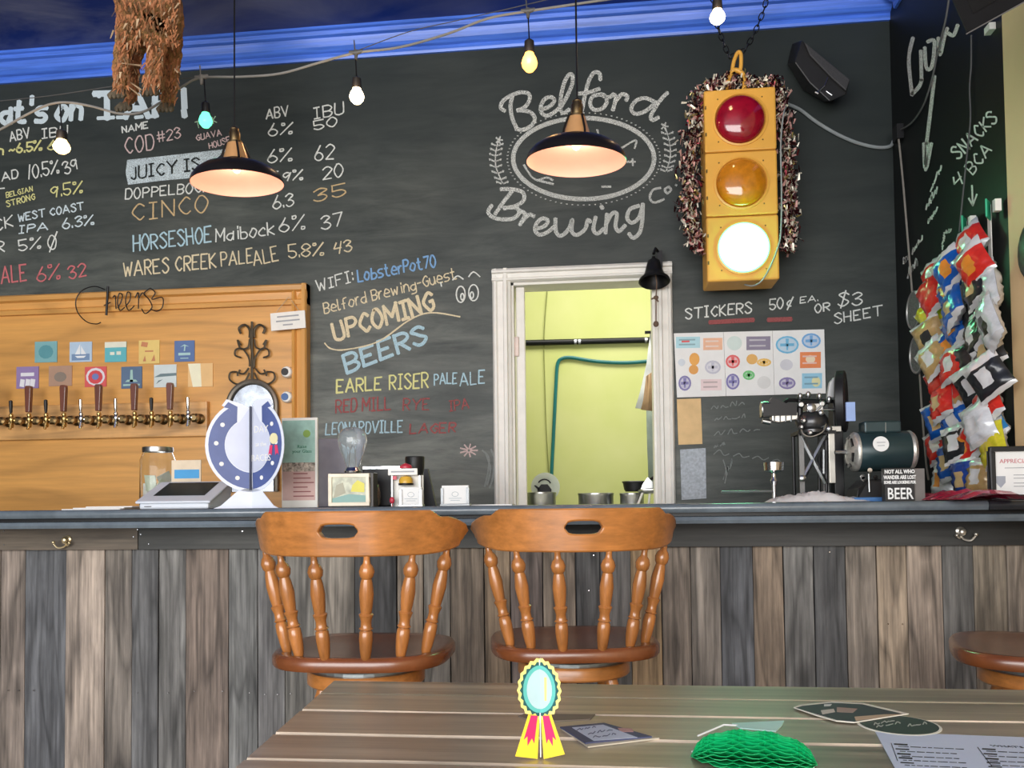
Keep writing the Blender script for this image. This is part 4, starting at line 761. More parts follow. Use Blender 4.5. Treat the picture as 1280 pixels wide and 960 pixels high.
    for q, (sx_, sy_) in enumerate(((-1, -1), (1, -1), (1, 1), (-1, 1))):
        P0 = Vector((.085*sx_, .01+.085*sy_, .634)); P1 = Vector((.215*sx_, .01+.215*sy_, 0)); LP = [(0, .016), (.08, .019), (.12, .014), (.15, .020), (.35, .022), (.5, .017), (.55, .022), (.75, .017), (.9, .013), (.96, .016), (1, .012)]
        b = MB(); b.tube([P0.lerp(P1, f) for f, _ in LP], [r_ for _, r_ in LP], 12); b.build('leg', M_spin, t, smooth=True)
    for z in (.22, .38):
        f = 1-z/.634; e = .085+.13*f
        for (a_, c_) in (((-e, -e), (e, -e)), ((e, -e), (e, e)), ((e, e), (-e, e)), ((-e, e), (-e, -e))): MB().tube([(a_[0], a_[1]+.01, z), (a_[0]*.5+c_[0]*.5, a_[1]*.5+c_[1]*.5+.01, z), (c_[0], c_[1]+.01, z)], [.010, .014, .010], 10).build('stretcher', M_spin, t, smooth=True)
    return t
s1 = make_stool('honey wooden bar stool with slotted backrest, left of the two at the bar centre')
s2 = copy_tree(s1); s3 = copy_tree(s1)
p = aZ(449, 800, .726); s1.location = (aY(457, 800, 2.12).x, 2.12, 0); s1.rotation_euler.z = rad(1.5)
s2.location = (aY(717, 790, 2.27).x, 2.27, 0); s2.rotation_euler.z = rad(9); s2['label'] = 'scuffed wooden bar stool with slotted backrest, right of the two at the bar centre'
s3.location = (aY(1313, 810, 2.2).x, 2.2, 0); s3.rotation_euler.z = rad(72); s3['label'] = 'wooden bar stool at the right edge, only part of its seat in view'
# ---------------------------------------------------------------- table
ZT = .757
TBL = thing('plank_table', 'weathered wooden plank table in the foreground', 'table', (.35, 1.1, 0))
yb = [aZ(640, y, ZT).y for y in (853.5, 870, 892.5, 923, 957, 1000, 1055, 1130)]
pl, pn = aZ(415, 851, ZT), aZ(290, 960, ZT)
tabc = [(.33, .29, .20), (.32, .28, .19), (.28, .235, .17), (.27, .225, .165), (.24, .20, .15), (.25, .2, .15), (.25, .2, .15)]
for i in range(7):
    y1, y0 = yb[i], yb[i+1]; f0 = (pl.y-y0)/(pl.y-pn.y); f1 = (pl.y-y1)/(pl.y-pn.y); xa0 = pl.x+(pn.x-pl.x)*f0; xa1 = pl.x+(pn.x-pl.x)*f1
    zt_ = ZT+(0 if i not in (1, 3, 5) else -.0005); z0 = zt_-.038; ch = .0085 if i in (1, 2, 3) else .0015; x1 = 1.75; g_ = .0012
    b = MB(); pr = [(y0+g_, z0), (y0+g_, zt_-ch*.8), (y0+g_+ch, zt_), (y1-g_-.002, zt_), (y1-g_, zt_-.003), (y1-g_, z0)]; n = 6
    def xl_(y): return pl.x+(pn.x-pl.x)*(pl.y-y)/(pl.y-pn.y)+.004
    nx = 10; vs = []
    for q in range(nx+1):
        for y, z in pr:
            xx = xl_(y)+(x1-xl_(y))*q/nx; wob = .0022*math.sin(q*2.3+i*1.7) if ch > .003 else 0
            vs.append((xx, y+(wob if (y, z) == pr[2] else 0), z))
    b.add(vs, [(q*n+j, q*n+(j+1) % n, (q+1)*n+(j+1) % n, (q+1)*n+j) for q in range(nx) for j in range(n)]); b.add([], [])
    b.f += [list(range(n))[::-1], list(range(nx*n, nx*n+n))]; b.m += [0, 0]
    for q in range(nx): b.m[q*n+1] = 1 if ch > .003 else 0
    b.build('table_board', [M_table, M_edge], TBL, col=tabc[i])
yc0, yc1 = yb[-1]+.08, yb[0]-.08
for x in (.02, 1.55):
    MB().bb(x-.05, x+.05, yc0, yc1, ZT-.085, ZT-.039).build('cross_rail', M_rail, TBL, col=(.16, .13, .1))
    for y in (yc0+.05, yc1-.05): MB().bb(x-.04, x+.04, y-.04, y+.04, 0, ZT-.086).build('leg', M_rail, TBL, col=(.16, .13, .1))
# ---------------------------------------------------------------- things on the table
random.seed(2)
c = aZ(676, 948, ZT); t = thing('rosette_standee', 'small cardboard prize rosette with red and yellow ribbon tails standing on the table', 'standee', (c.x, c.y, ZT)); c.z = ZT
def wing(ang, hw):   # slotted card: half of rosette and a tail
    dx = Vector((math.cos(rad(ang)), math.sin(rad(ang)), 0)); nrm = dx.cross(Vector((0, 0, 1)))
    def P(u, z, k=0): return c+dx*u+Vector((0, 0, z))+nrm*(k*.0006+.0006)
    return P
H0, RZ = .128, .089
def wingpolys(sgn, ang):
    P = wing(ang, 0); L = []
    sc = [(.0, .033)]
    def half(rx, rz, n, scal=0):
        o = []
        for i in range(n+1):
            a = -math.pi/2+math.pi*i/n; k = 1+(scal*(1 if i % 2 else -1) if 0 < i < n else 0); o.append((sgn*rx*k*math.cos(a), RZ+rz*k*math.sin(a)))
        return o
    col = [(half(.0300, .0385, 22, .035), (.88, .80, .22), 0), (half(.0262, .0335, 22, .05), (.01, .09, .09), 1), (half(.0232, .0305, 14, 0), (.10, .45, .40), 2), (half(.0185, .0255, 14, 0), (.42, .58, .60), 3)]
    for pts, cc, k in col:
        b = MB(); b.prism([P(u, z, k) for u, z in pts], (0, -.0004, 0)); b.build('rosette_layer', M_obj, t, col=cc)
    tail = [(0.001*sgn, .056), (.016*sgn, .058), (.0345*sgn, .006+.004*(sgn > 0)), (.0045*sgn, .0+.0*(sgn > 0))]
    b = MB(); b.prism([P(u, z, 0) for u, z in tail], (0, -.0004, 0)); b.build('ribbon_tail', M_obj, t, col=(.90, .68, .04))
    b = MB(); b.prism([P(u, z, 1.2) for u, z in [(.004*sgn, .055), (.013*sgn, .056), (.023*sgn, .026), (.018*sgn, .030), (.018*sgn, .018), (.012*sgn, .027), (.009*sgn, .02)]], (0, -.0004, 0)); b.build('ribbon_stripe', M_obj, t, col=(.80, .02, .13))
wingpolys(-1, 22); wingpolys(1, -22)
b = MB(); b.box(c+Vector((.0, .006, .064)), (.0012, .016, .124)); b.build('slot_card', M_paper, t)
b = MB(); q = c+Vector((.006, -.0065, RZ)); b.prism([q+Vector((.0, 0, -.014)), q+Vector((.003, 0, -.014)), q+Vector((.0035, 0, .016)), q+Vector((.0, 0, .016))], (0, -.0004, 0)); b.build('rosette_print', M_obj, t, col=(.75, .62, .2))
# booklet
def flat(name, P4, z, th, m, parent, **k):
    b = MB(); b.prism([aZ(x, y, z) for x, y in P4], (0, 0, th)); return b.build(name, m, parent, **k)
t = thing('booklet', 'small stack of folded blue and white cards beside the rosette standee', 'booklet', aZ(760, 920, ZT))
flat('bottom_card', [(702, 912), (745, 905), (824, 924), (735, 935)], ZT, .002, M_obj, t, col=(.55, .50, .40))
flat('top_card', [(700, 910), (755, 905), (815, 922), (732, 930)], ZT+.0022, .002, M_obj, t, col=(.06, .07, .14)); flat('print', [(715, 909.5), (754, 906), (797, 922), (742, 926)], ZT+.0043, .0003, M_obj, t, col=(.50, .56, .70)); flat('print', [(772, 910), (790, 911), (792, 915), (776, 915)], ZT+.0043, .0003, M_obj, t, col=(.45, .25, .25))
b = MB()
for a in [(722, 913, 745, 909), (735, 918, 765, 913), (742, 922, 770, 918)]: scrib(*a, 3, b, lambda x, y: aZ(x, y, ZT+.0048), 1, 10)
b.build('print', M_obj, t, col=(.08, .09, .2))
flat('card', [(648, 896), (656, 893), (744, 894), (738, 900), (668, 903)], ZT, .0015, M_obj, None, col=(.16, .13, .10)); o = bpy.context.scene.collection.objects[-1]; tag(o, 'flat dark paper card lying behind the rosette standee', 'card')
# honeycomb tissue decoration
t = thing('honeycomb_decoration', 'bright green honeycomb tissue paper fan lying on the table', 'decoration', aZ(940, 945, ZT)); M_green = mat('green_tissue', (.0, .42, .13), .55, var=.15, vs=60)
pa, pb, pc_ = aZ(866, 940, ZT), aZ(1016, 957, ZT), aZ(935, 962, ZT)
c0 = aZ(941, 940, ZT+.012); hx = (aZ(1014, 940, ZT)-aZ(866, 940, ZT)).length/2; ax = (aZ(1014, 948, ZT)-aZ(866, 938, ZT)).normalized()
ay = Vector((-ax.y, ax.x, 0)); n = 22
prof_h = lambda u: (1-abs(u)**2.6)**.6
for s_ in range(n+1):
    th = math.pi*(s_/n)   # leaves fan over the spine, from front edge over the top to the back
    b = MB(); nu = 20; vs = []
    for i in range(nu+1):
        u = -1+2*i/nu; rr = .045*prof_h(u)
        z1 = abs(math.sin(th))*.5; wv = .0045*math.sin(i*math.pi/1.25+(s_ % 2)*math.pi)
        base = c0+ax*(u*hx); vs += [base+Vector((0, 0, -.011)), base+ay*(-math.cos(th)*rr*1.05)+Vector((0, 0, -.0105+math.sin(th)*rr*.72+.0012))+ay*wv+Vector((0, 0, abs(wv)*.4))]
    b.add(vs, [(2*i, 2*i+1, 2*i+3, 2*i+2) for i in range(nu)]); o = b.build('tissue_leaf', M_green, t); m_ = o.modifiers.new('t', 'SOLIDIFY'); m_.thickness = .0007; m_.offset = 0
flat('white_base', [(864, 940), (880, 930), (1000, 948), (1018, 960), (935, 960)], ZT, .0012, M_paper, t)
flat('mint_tab', [(915, 905), (980, 902), (977, 908), (970, 915), (925, 911)], ZT+.018, .0015, mat('mint_card', (.50, .80, .72), .6), t); b = MB(); b.tube([aZ(872, 920, ZT+.006), aZ(905, 906, ZT+.018), aZ(922, 907, ZT+.019)], .0013, 5); b.build('paper_edge', M_paper, t)
# coasters
t = thing('leaf_coaster', 'pointed dark coaster with tan print lying half on the round green coaster', 'coaster', aZ(1060, 890, ZT))
flat('card', [(992, 885), (1000, 882), (1040, 878), (1080, 880), (1136, 893), (1110, 897), (1068, 904), (1045, 902), (1020, 895)], ZT+.0025, .0015, M_obj, t, col=(.75, .72, .62)); flat('print', [(995, 885), (1003, 882.5), (1040, 878.6), (1078, 880.6), (1128, 892.5), (1108, 895.5), (1068, 902), (1046, 900), (1022, 893)], ZT+.0042, .0003, M_obj, t, col=(.05, .06, .07))
flat('print', [(1068, 896), (1105, 893), (1126, 893), (1105, 896), (1070, 901)], ZT+.0046, .0002, M_obj, t, col=(.52, .38, .26)); flat('print', [(1026, 888), (1042, 886), (1044, 890), (1028, 893)], ZT+.0046, .0002, M_obj, t, col=(.55, .5, .45)); flat('print', [(1046, 884), (1072, 886), (1066, 891), (1046, 890)], ZT+.0046, .0002, M_obj, t, col=(.35, .25, .22)); flat('print', [(1030, 880.5), (1040, 880), (1038, 882.5), (1030, 883)], ZT+.0046, .0002, M_obj, t, col=(.6, .6, .58))
cc = aZ(1123, 907, ZT); rr = (aZ(1173, 907, ZT)-cc).length; t = thing('round_coaster', 'round dark green printed coaster between the pointed coaster and the menu sheet', 'coaster', cc)
MB().lathe([(rr*.98, 0), (rr, .0006), (rr, .0012), (rr*.98, .0016)], cc, (0, 0, 1), 40).build('card', M_obj, t, col=(.75, .74, .64)); MB().lathe([(rr*.93, .0016), (rr*.93, .0019)], cc, (0, 0, 1), 40).build('print', M_obj, t, col=(.035, .06, .055))
b = MB()
for a in [(1092, 906, 1118, 901), (1095, 909, 1125, 904), (1135, 908, 1158, 905)]: scrib(*a, 3, b, lambda x, y: aZ(x, y, ZT+.0022), 1.2, 10)
b.build('lettering', M_obj, t, col=(.42, .45, .40))
t = thing('menu_sheet', 'white printed menu sheet at the lower right corner of the table', 'menu', aZ(1200, 945, ZT))
flat('paper', [(1094, 915), (1360, 925), (1440, 1010), (1140, 1000)], ZT+.0005, .0006, mat('menu_paper', (.56, .64, .80), .6, var=.03), t)
b = MB(); zz = ZT+.0014; mz = lambda x, y: aZ(x, y, zz)
for (x0, x1, ys_) in ((1118, 1195, (930, 936, 942, 947, 953)), (1228, 1300, (936, 942, 948, 953, 958, 964))):
    for k, y in enumerate(ys_):
        ribbon(b, [(x0+k*2, y), (x0+16+k*2, y+.9)], 1.5, mz); xx = x0+5+k*2
        while xx < x1+k*2: w_ = random.uniform(4, 13); ribbon(b, [(xx, y+2.6+(xx-x0)*.045), (xx+w_, y+2.6+(xx+w_-x0)*.045)], .8, mz); xx += w_+2.5
ribbon(b, [(1114, 929), (1122, 951)], .8, mz); ribbon(b, [(1222, 934), (1240, 958)], .8, mz)
b.build('print', M_ink, t)
ptext("WHAT'S ON TAP", .0105, aZ(1240, 933, zz), (aZ(1280, 935, zz)-aZ(1240, 933, zz)), (0, 1, 0), M_ink, t, "heading", .0002, "LEFT")
# ---------------------------------------------------------------- things on the bar
Z0 = ZB
def bx(px, Y): return aY(px, 630, Y).x
def bz(px, py, Y): return aY(px, py, Y).z
def rbox(name, x0, x1, y0, y1, z0, z1, m, parent, bev=.002, **k): return MB().bb(x0, x1, y0, y1, z0, z1).build(name, m, parent, bevel=bev, **k)
# papers
t = thing('paper_stack', 'small stack of white papers on the bar left of the card terminal', 'papers', (bx(130, 2.85), 2.85, Z0))
for k, (a, q) in enumerate(((88, 160), (102, 165), (118, 175))): rbox('sheet', bx(a, 2.85), bx(q, 2.85), 2.8, 2.95, Z0+.004*k, Z0+.004*k+.0035, M_paper, t, 0)
# card terminal
Y0 = 2.72; xa, xb = bx(172, Y0), bx(262, Y0); t = thing('card_terminal', 'white wedge shaped card payment terminal with black screen on the bar', 'terminal', ((xa+xb)/2, Y0, Z0)); M_wp = mat('white_plastic', (.62, .66, .72), .3, var=.04)
def PW(u, v, z): return Vector((xa+(xb-xa)*u, Y0+v, Z0+z))
b = MB(); b.prism([PW(.02, 0, .0), PW(.02, .0, .020), PW(.02, .16, .088), PW(.02, .185, .083), PW(.02, .17, 0)], ((xb-xa)*.96, 0, 0)); b.build('body', M_wp, t, bevel=.006)
def topquad(u0, u1, f0, f1, off): 
    A = Vector((0, 0, .020)); Bv = Vector((0, .16, .088)); n = Vector((0, -.068, .16)).normalized()*off; g = lambda u, f: PW(u, 0, 0)+A.lerp(Bv, f)+n
    return [g(u0, f0), g(u1, f0), g(u1, f1), g(u0, f1)]
b = MB(); b.prism(topquad(-.02, 1.02, -.04, 1.03, .0005), Vector((0, -.068, .16)).normalized()*.009); b.build('face_plate', M_wp, t, bevel=.004)
b = MB(); b.prism(topquad(.14, .86, .25, .94, .0097), Vector((0, -.068, .16)).normalized()*.0012); b.build('screen', mat('dark_screen_glass', (.015, .018, .02), .12), t)
rbox('card_slot', xa+.025, xa+.05, Y0-.002, Y0+.003, Z0+.008, Z0+.0105, M_black, t, 0)
# jar with blue card
Y = 3.05; c = Vector((bx(197, Y), Y, Z0)); r0 = (aY(217, 600, Y)-aY(177, 600, Y)).length/2; h = bz(197, 560, Y)-Z0
t = thing('tip_jar', 'glass jar stuffed with paper behind the card terminal', 'jar', c); M_glass = mat('clear_glass', (.95, .97, .97), .03, 0, var=.01, trans=1, ior=1.3)
MB().lathe([(r0*.9, .002), (r0, .012), (r0, h*.8), (r0*.82, h*.93), (r0*.84, h), (r0*.80, h), (r0*.78, h*.93), (r0*.94, h*.8), (r0*.94, .016), (.001, .01)], c, (0, 0, 1), 32, cap=False).build('glass_body', M_glass, t, smooth=True)
MB().lathe([(r0*.86, h*.93), (r0*.88, h*.97), (r0*.86, h*1.01)], c, (0, 0, 1), 32, cap=False).build('rim', M_steel, t, smooth=True)
for k in range(9):
    a = k*2.4; p = c+Vector((r0*.45*math.cos(a), r0*.45*math.sin(a), .03+.09*(k/9))); MB().box(p, (.05, .003, .06), euler(20*math.sin(k), 30*math.cos(k*2), k*50)).build('paper_slip', M_obj, t, col=random.choice([(.55, .6, .45), (.6, .6, .52), (.75, .74, .68), (.1, .14, .35)]))
Y = 2.98; t = thing('blue_card', 'small white framed card with a blue panel behind the card terminal', 'card', (bx(233, Y), Y, Z0)); rbox('card', bx(214, Y), bx(251, Y), Y, Y+.006, Z0, bz(233, 575, Y), mat('warm_card', (.70, .58, .42), .6), t); rbox('blue_panel', bx(218, Y), bx(249, Y), Y-.001, Y, bz(233, 598, Y), bz(233, 587, Y), M_obj, t, 0, col=(.06, .32, .62))
# horseshoe standee
Y = 2.74; cx = bx(315, Y); t = thing('horseshoe_standee', 'large blue and white cardboard horseshoe standee, lettered DAY at the RACES', 'standee', (cx, Y, Z0))
zc = bz(309, 552, Y); ra = (bx(357, Y)-bx(262, Y))/2; rbz = (bz(309, 496, Y)-bz(309, 608, Y))/2; zc = (bz(309, 500, Y)+bz(309, 614, Y))/2; rbz = (bz(309, 500, Y)-bz(309, 614, Y))/2
M_card = mat('card_white_blue', (.74, .78, .88), .45, var=.03); M_nav = mat('card_navy', (.085, .12, .30), .4, var=.25, vs=6); M_pale = mat('card_pale', (.62, .66, .80), .45, var=.12, vs=5)
def half(sgn, ang):
    dx = Vector((math.cos(rad(ang)), math.sin(rad(ang)), 0)); nv = Vector((math.sin(rad(ang)), -math.cos(rad(ang)), 0))
    ctr_ = Vector((cx, Y, zc)); g = lambda u, z, k=0: ctr_+dx*u*ra+Vector((0, 0, z*rbz))+nv*.0008*k
    def arc(r, a0, a1, n=18): return [(sgn*r*math.cos(a0+(a1-a0)*i/n), r*math.sin(a0+(a1-a0)*i/n)) for i in range(n+1)]
    kk = 1.0/math.cos(rad(ang))
    out = [(0, -1.02)]+[(x*kk, z) for x, z in arc(1.02, -math.pi/2+.02, .95)]+[(sgn*.66*kk, .86), (sgn*.56*kk, 1.0), (sgn*.24, .90), (0, .80)]
    if sgn > 0: out = out[:-2]+[(.42, 1.0), (0.05, .98)]
    b = MB(); b.prism([g(x, z) for x, z in out], -nv*.002); b.build('card_half', M_card, t)
    band = [(x*kk, z) for x, z in arc(.95, -math.pi/2+.05, .85)]+[(sgn*.66*kk, .88), (sgn*.54*kk, 1.02), (sgn*.40, .92)]+[(x*kk, z) for x, z in arc(.60, .95, -math.pi/2+.10)]
    b = MB(); o1 = [(x, z) for x, z in band]
    # band as quads
    A = [(x*kk, z) for x, z in arc(.95, -math.pi/2+.04, 1.0)]; Bi = [(x*kk, z) for x, z in arc(.60, -math.pi/2+.04, 1.0)]
    b.add([g(*q, 1) for q in A]+[g(*q, 1) for q in Bi], [(i, i+1, 19+i+1, 19+i) for i in range(18)]); b.add([g(sgn*.51*kk, .80, 1), g(sgn*.33*kk, .50, 1), g(sgn*.32*kk, .84, 1), g(sgn*.52*kk, .94, 1), g(sgn*.62*kk, .82, 1)], [(0, 1, 2, 3, 4)]); b.build('horseshoe_print', M_nav, t)
    b = MB(); I_ = [(x*kk, z) for x, z in arc(.58, -math.pi/2, 1.1)]; b.add([g(0, 0, 1)]+[g(*q, 1) for q in I_]+[g(0, .9, 1)], [list(range(0, len(I_)+2))]); b.build('centre_print', M_pale, t)
    b = MB()
    for a in (-1.15, -.55, .05, .6): b.lathe([(.0075, 0), (.0075, .0008)], g(sgn*.78*math.cos(a)*kk, .78*math.sin(a), 1.4), nv, 12)
    b.build('nail_dot', M_paper, t)
    b = MB(); b.prism([g(0, -.9), g(sgn*.35, -1.0), g(sgn*.75, -(zc-Z0)/rbz*.96), g(sgn*.92, -(zc-Z0)/rbz), g(0, -(zc-Z0)/rbz)], -nv*.002); b.build('foot', M_card, t)
    return g, dx
g1, d1 = half(-1, 24); g2, d2 = half(1, -24)
b = MB(); b.bb(cx-.002, cx+.0, Y-.018, Y+.0, zc-rbz*.98, zc+rbz*.85); b.build('slot_card', mat('card_shadow_side', (.10, .11, .15), .6), t)
for s_, z, sz in (('DAY', .32, .034), ('at the', .02, .022), ('RACES', -.30, .032)): ptext(s_, sz, g2(.33, z-.05, 2), d2, (0, 0, 1), M_paper, t)
q = g2(.78, .12, 2); b = MB(); b.lathe([(.0185, 0), (.0185, .0014)], q, (math.sin(rad(-24)), -math.cos(rad(-24)), 0), 20); b.build('rosette_print', M_obj, t, col=(.78, .72, .42)); b = MB()
for u in (-.012, .010): b.prism([q+d2*(u-.006)+Vector((0, 0, -.022)), q+d2*(u+.006)+Vector((0, 0, -.022)), q+d2*(u*1.5+.008)+Vector((0, 0, -.056)), q+d2*(u*1.5)+Vector((0, 0, -.048)), q+d2*(u*1.5-.008)+Vector((0, 0, -.056))], (0, -.001, 0))
b.build('ribbon_print', M_obj, t, col=(.72, .05, .14))
# poster stand
Y = 2.95; x0, x1 = bx(352, Y), bx(397, Y); zt_ = bz(380, 522, Y); t = thing('poster_stand', 'white framed poster in green and pink standing on the bar right of the horseshoe standee', 'poster', ((x0+x1)/2, Y, Z0))
rbox('frame', x0, x1, Y, Y+.012, Z0, zt_, M_white, t); H_ = zt_-Z0; rbox('upper_print', x0+.004, x1-.009, Y-.001, Y, Z0+H_*.50, zt_-.010, mat('poster_green', (.36, .58, .50), .5, var=.2, vs=18), t, 0); rbox('lower_print', x0+.004, x1-.009, Y-.001, Y, Z0+H_*.08, Z0+H_*.40, mat('poster_pink', (.62, .42, .38), .5), t, 0); rbox('middle_print', x0+.004, x1-.009, Y-.001, Y, Z0+H_*.40, Z0+H_*.50, mat('poster_mix', (.40, .34, .28), .5, var=.9, vs=90), t, 0)
b = MB(); [b.bb(x0+.045, x1-.013-.012*(k % 3), Y-.002, Y-.001, Z0+H_*(.12+.05*k), Z0+H_*(.12+.05*k)+.004) for k in range(6)]; b.build('print_line', M_obj, t, col=(.30, .10, .10))
ptext('Raise\nyour Glass', .017, ((x0+x1)/2+.01, Y-.0015, Z0+H_*.66), (1, 0, 0), (0, 0, 1), mat('green_ink', (.03, .20, .10), .6), t); b = MB(); b.lathe([(.014, 0), (.014, .0006)], ((x0+x1)/2+.028, Y-.001, Z0+H_*.82), (0, -1, 0), 16); b.build('print_spot', M_obj, t, col=(.28, .45, .10))
# laptop back panel
Y = 3.2; t = tag(MB().box((bx(418, Y), Y, (Z0+bz(418, 548, Y))/2), (bx(437, Y)-bx(397, Y), .008, bz(418, 548, Y)-Z0), euler(0, 0, 0)).build('display_panel', mat('grey_panel', (.30, .29, .33), .35), bevel=.004), 'plain grey display panel standing behind the giant glass bulb', 'panel')
# framed picture box + giant bulb
Y = 2.80; x0, x1 = bx(411, Y), bx(462, Y); zt_ = bz(436, 592, Y); t = thing('framed_picture', 'cream framed landscape picture on a dark block under the giant glass bulb', 'picture', ((x0+x1)/2, Y, Z0))
rbox('block', x0+.004, x1+.012, Y+.006, Y+.06, Z0, zt_+.003, mat('dark_block', (.05, .045, .04), .4), t); b = MB(); w_ = .012; b.bb(x0, x1, Y-.006, Y+.006, Z0+.004, Z0+.004+w_); b.bb(x0, x1, Y-.006, Y+.006, zt_-w_, zt_); b.bb(x0, x0+w_, Y-.006, Y+.006, Z0+.004+w_, zt_-w_); b.bb(x1-w_, x1, Y-.006, Y+.006, Z0+.004+w_, zt_-w_); b.build('frame', mat('cream_frame', (.80, .72, .56), .4), t, bevel=.001)
rbox('picture', x0+w_, x1-w_, Y, Y+.005, Z0+w_, zt_-w_, mat('landscape_print', (.55, .56, .44), .5, var=.35, vs=30), t, 0); xm = x0+w_; XW_ = x1-x0-2*w_
for pts, c in (([(.0, .05), (1, .05), (1, .30), (.5, .36), (0, .2)], (.25, .42, .38)), ([(.55, .45), (.95, .42), (.95, .75), (.75, .88), (.6, .7)], (.72, .66, .12)), ([(.03, .2), (.4, .4), (.32, .8), (.12, .7)], (.42, .40, .30))):
    HH = zt_-Z0-2*w_; b = MB(); b.prism([(xm+u*XW_, Y-.0006, Z0+w_+v*HH) for u, v in pts], (0, .0005, 0)); b.build('print', M_obj, t, col=c)
c = Vector((bx(441, 2.83), 2.83, zt_+.004)); hb = bz(441, 534, 2.83)-c.z; rb_ = (aY(459, 560, 2.83)-aY(423.5, 560, 2.83)).length/2
t = thing('glass_bulb', 'giant clear glass light bulb standing upside up on its silver cap above the framed picture', 'glass bulb', c)
MB().lathe([(rb_*.42, .016), (rb_*.5, hb*.16), (rb_*.62, hb*.3), (rb_*.86, hb*.5), (rb_, hb*.70), (rb_*.94, hb*.85), (rb_*.70, hb*.95), (rb_*.36, hb*.995), (.001, hb)], c, (0, 0, 1), 36, cap=False).build('glass', mat('thin_glass', (.80, .88, .92), .04, 0, var=.02, trans=.85, ior=1.12, coat=1), t, smooth=True)
MB().lathe([(rb_*.55, 0), (rb_*.58, .006), (rb_*.5, .012), (rb_*.44, .018)], c, (0, 0, 1), 30).build('cap', M_chrome, t, smooth=True); MB().tube([c+Vector((-.012, 0, .016)), c+Vector((-.008, 0, hb*.5)), c+Vector((0, 0, hb*.62)), c+Vector((.008, 0, hb*.5)), c+Vector((.012, 0, .016))], .0018, 6).build('filament_stem', M_steel, t, smooth=True)
Y = 2.90; c = Vector((bx(466, Y), Y, Z0)); t = MB().lathe([(.018, 0), (.026, .01), (.028, .04), (.024, .075), (.016, .085), (.02, .09)], c, (0, 0, 1), 24).build('metal_cup', mat('copper_metal', (.42, .28, .20), .25, .8), smooth=True); tag(t, 'small brown metal cup beside the framed picture', 'cup')
# black printer
Y = 2.96; t = thing('receipt_printer', 'black receipt printer with a silver strip behind the candy dispenser', 'printer', (bx(478, Y), Y, Z0)); x0, x1 = bx(453, Y), bx(540, Y); x1 = bx(505, Y); rbox('body', x0, x1, Y, Y+.14, Z0, bz(478, 582, Y), M_blackp, t, .006); rbox('silver_strip', x0+.003, x1-.003, Y-.002, Y, bz(478, 586, Y), bz(478, 583, Y), M_chrome, t, 0)
Y = 3.02+.12; c = Vector((bx(516, Y), Y+.04, Z0)); h = bz(516, 570, Y)-Z0; t = MB().lathe([(.028, 0), (.030, h*.6), (.036, h*.75), (.038, h*.97), (.036, h), (.033, h*.98), (.03, h*.75)], c, (0, 0, 1), 24).build('black_cup', M_blackp, smooth=True); tag(t, 'tall black plastic tumbler behind the candy dispenser', 'tumbler')
# candy dispenser
Y = 2.84; t = thing('candy_dispenser', 'small red and white toy dispenser with a yellow dome on the bar', 'dispenser', (bx(507, Y), Y, Z0)); xx = lambda p_: bx(p_, Y); zz = lambda p_: bz(505, p_, Y)
M_red = mat('toy_red', (.55, .03, .06), .35); rbox('back_board', xx(490), xx(527), Y+.03, Y+.036, Z0, zz(594), M_white, t, 0); rbox('sign', xx(485), xx(522), Y+.0, Y+.006, zz(594), zz(585.5), M_white, t, .002); rbox('sign_lettering', xx(489), xx(518), Y-.0008, Y, zz(590.5), zz(588.5), mat('grey_ink', (.35, .36, .38), .7), t, 0)
for px_ in (489, 524): rbox('post', xx(px_)-.003, xx(px_)+.003, Y+.01, Y+.028, Z0, zz(594), M_steel, t, .001)
b = MB(); b.lathe([(.022, 0), (.022, .006), (.016, .012), (.001, .018)], (xx(506), Y+.02, zz(585)), (0, 0, 1), 20); b.build('red_cap', M_red, t, smooth=True); b = MB(); b.lathe([(.024, 0), (.024, .012), (.018, .022), (.001, .027)], (xx(507), Y+.008, zz(604)), (0, 0, 1), 22); b.build('yellow_dome', mat('toy_yellow', (.70, .42, .05), .3), t, smooth=True); b = MB(); b.lathe([(.026, -.007), (.027, 0)], (xx(507), Y+.008, zz(604)), (0, 0, 1), 22); b.build('dome_base', M_black, t, smooth=True)
b = MB(); b.box((xx(493), Y+.008, zz(597)), (.014, .006, .012)); b.build('red_trim', M_red, t); b = MB(); b.ell((xx(490.5), Y-.004, Z0+.022), (.009, .006, .012)); b.tube([(xx(490.5), Y-.004, Z0), (xx(490.5), Y-.004, Z0+.012)], .0015, 6); b.build('red_knob', M_red, t, smooth=True)
t = tag(MB().prism([(bx(536, 2.95)-.024, 2.93, Z0), (bx(536, 2.95)+.03, 2.93, Z0), (bx(533, 2.95)+.003, 2.96, bz(533, 586, 2.95)), (bx(532, 2.95)-.006, 2.96, bz(533, 586, 2.95))], (0, .02, 0)).build('black_wedge', M_blackp), 'tall black tapering stand right of the candy dispenser', 'stand')
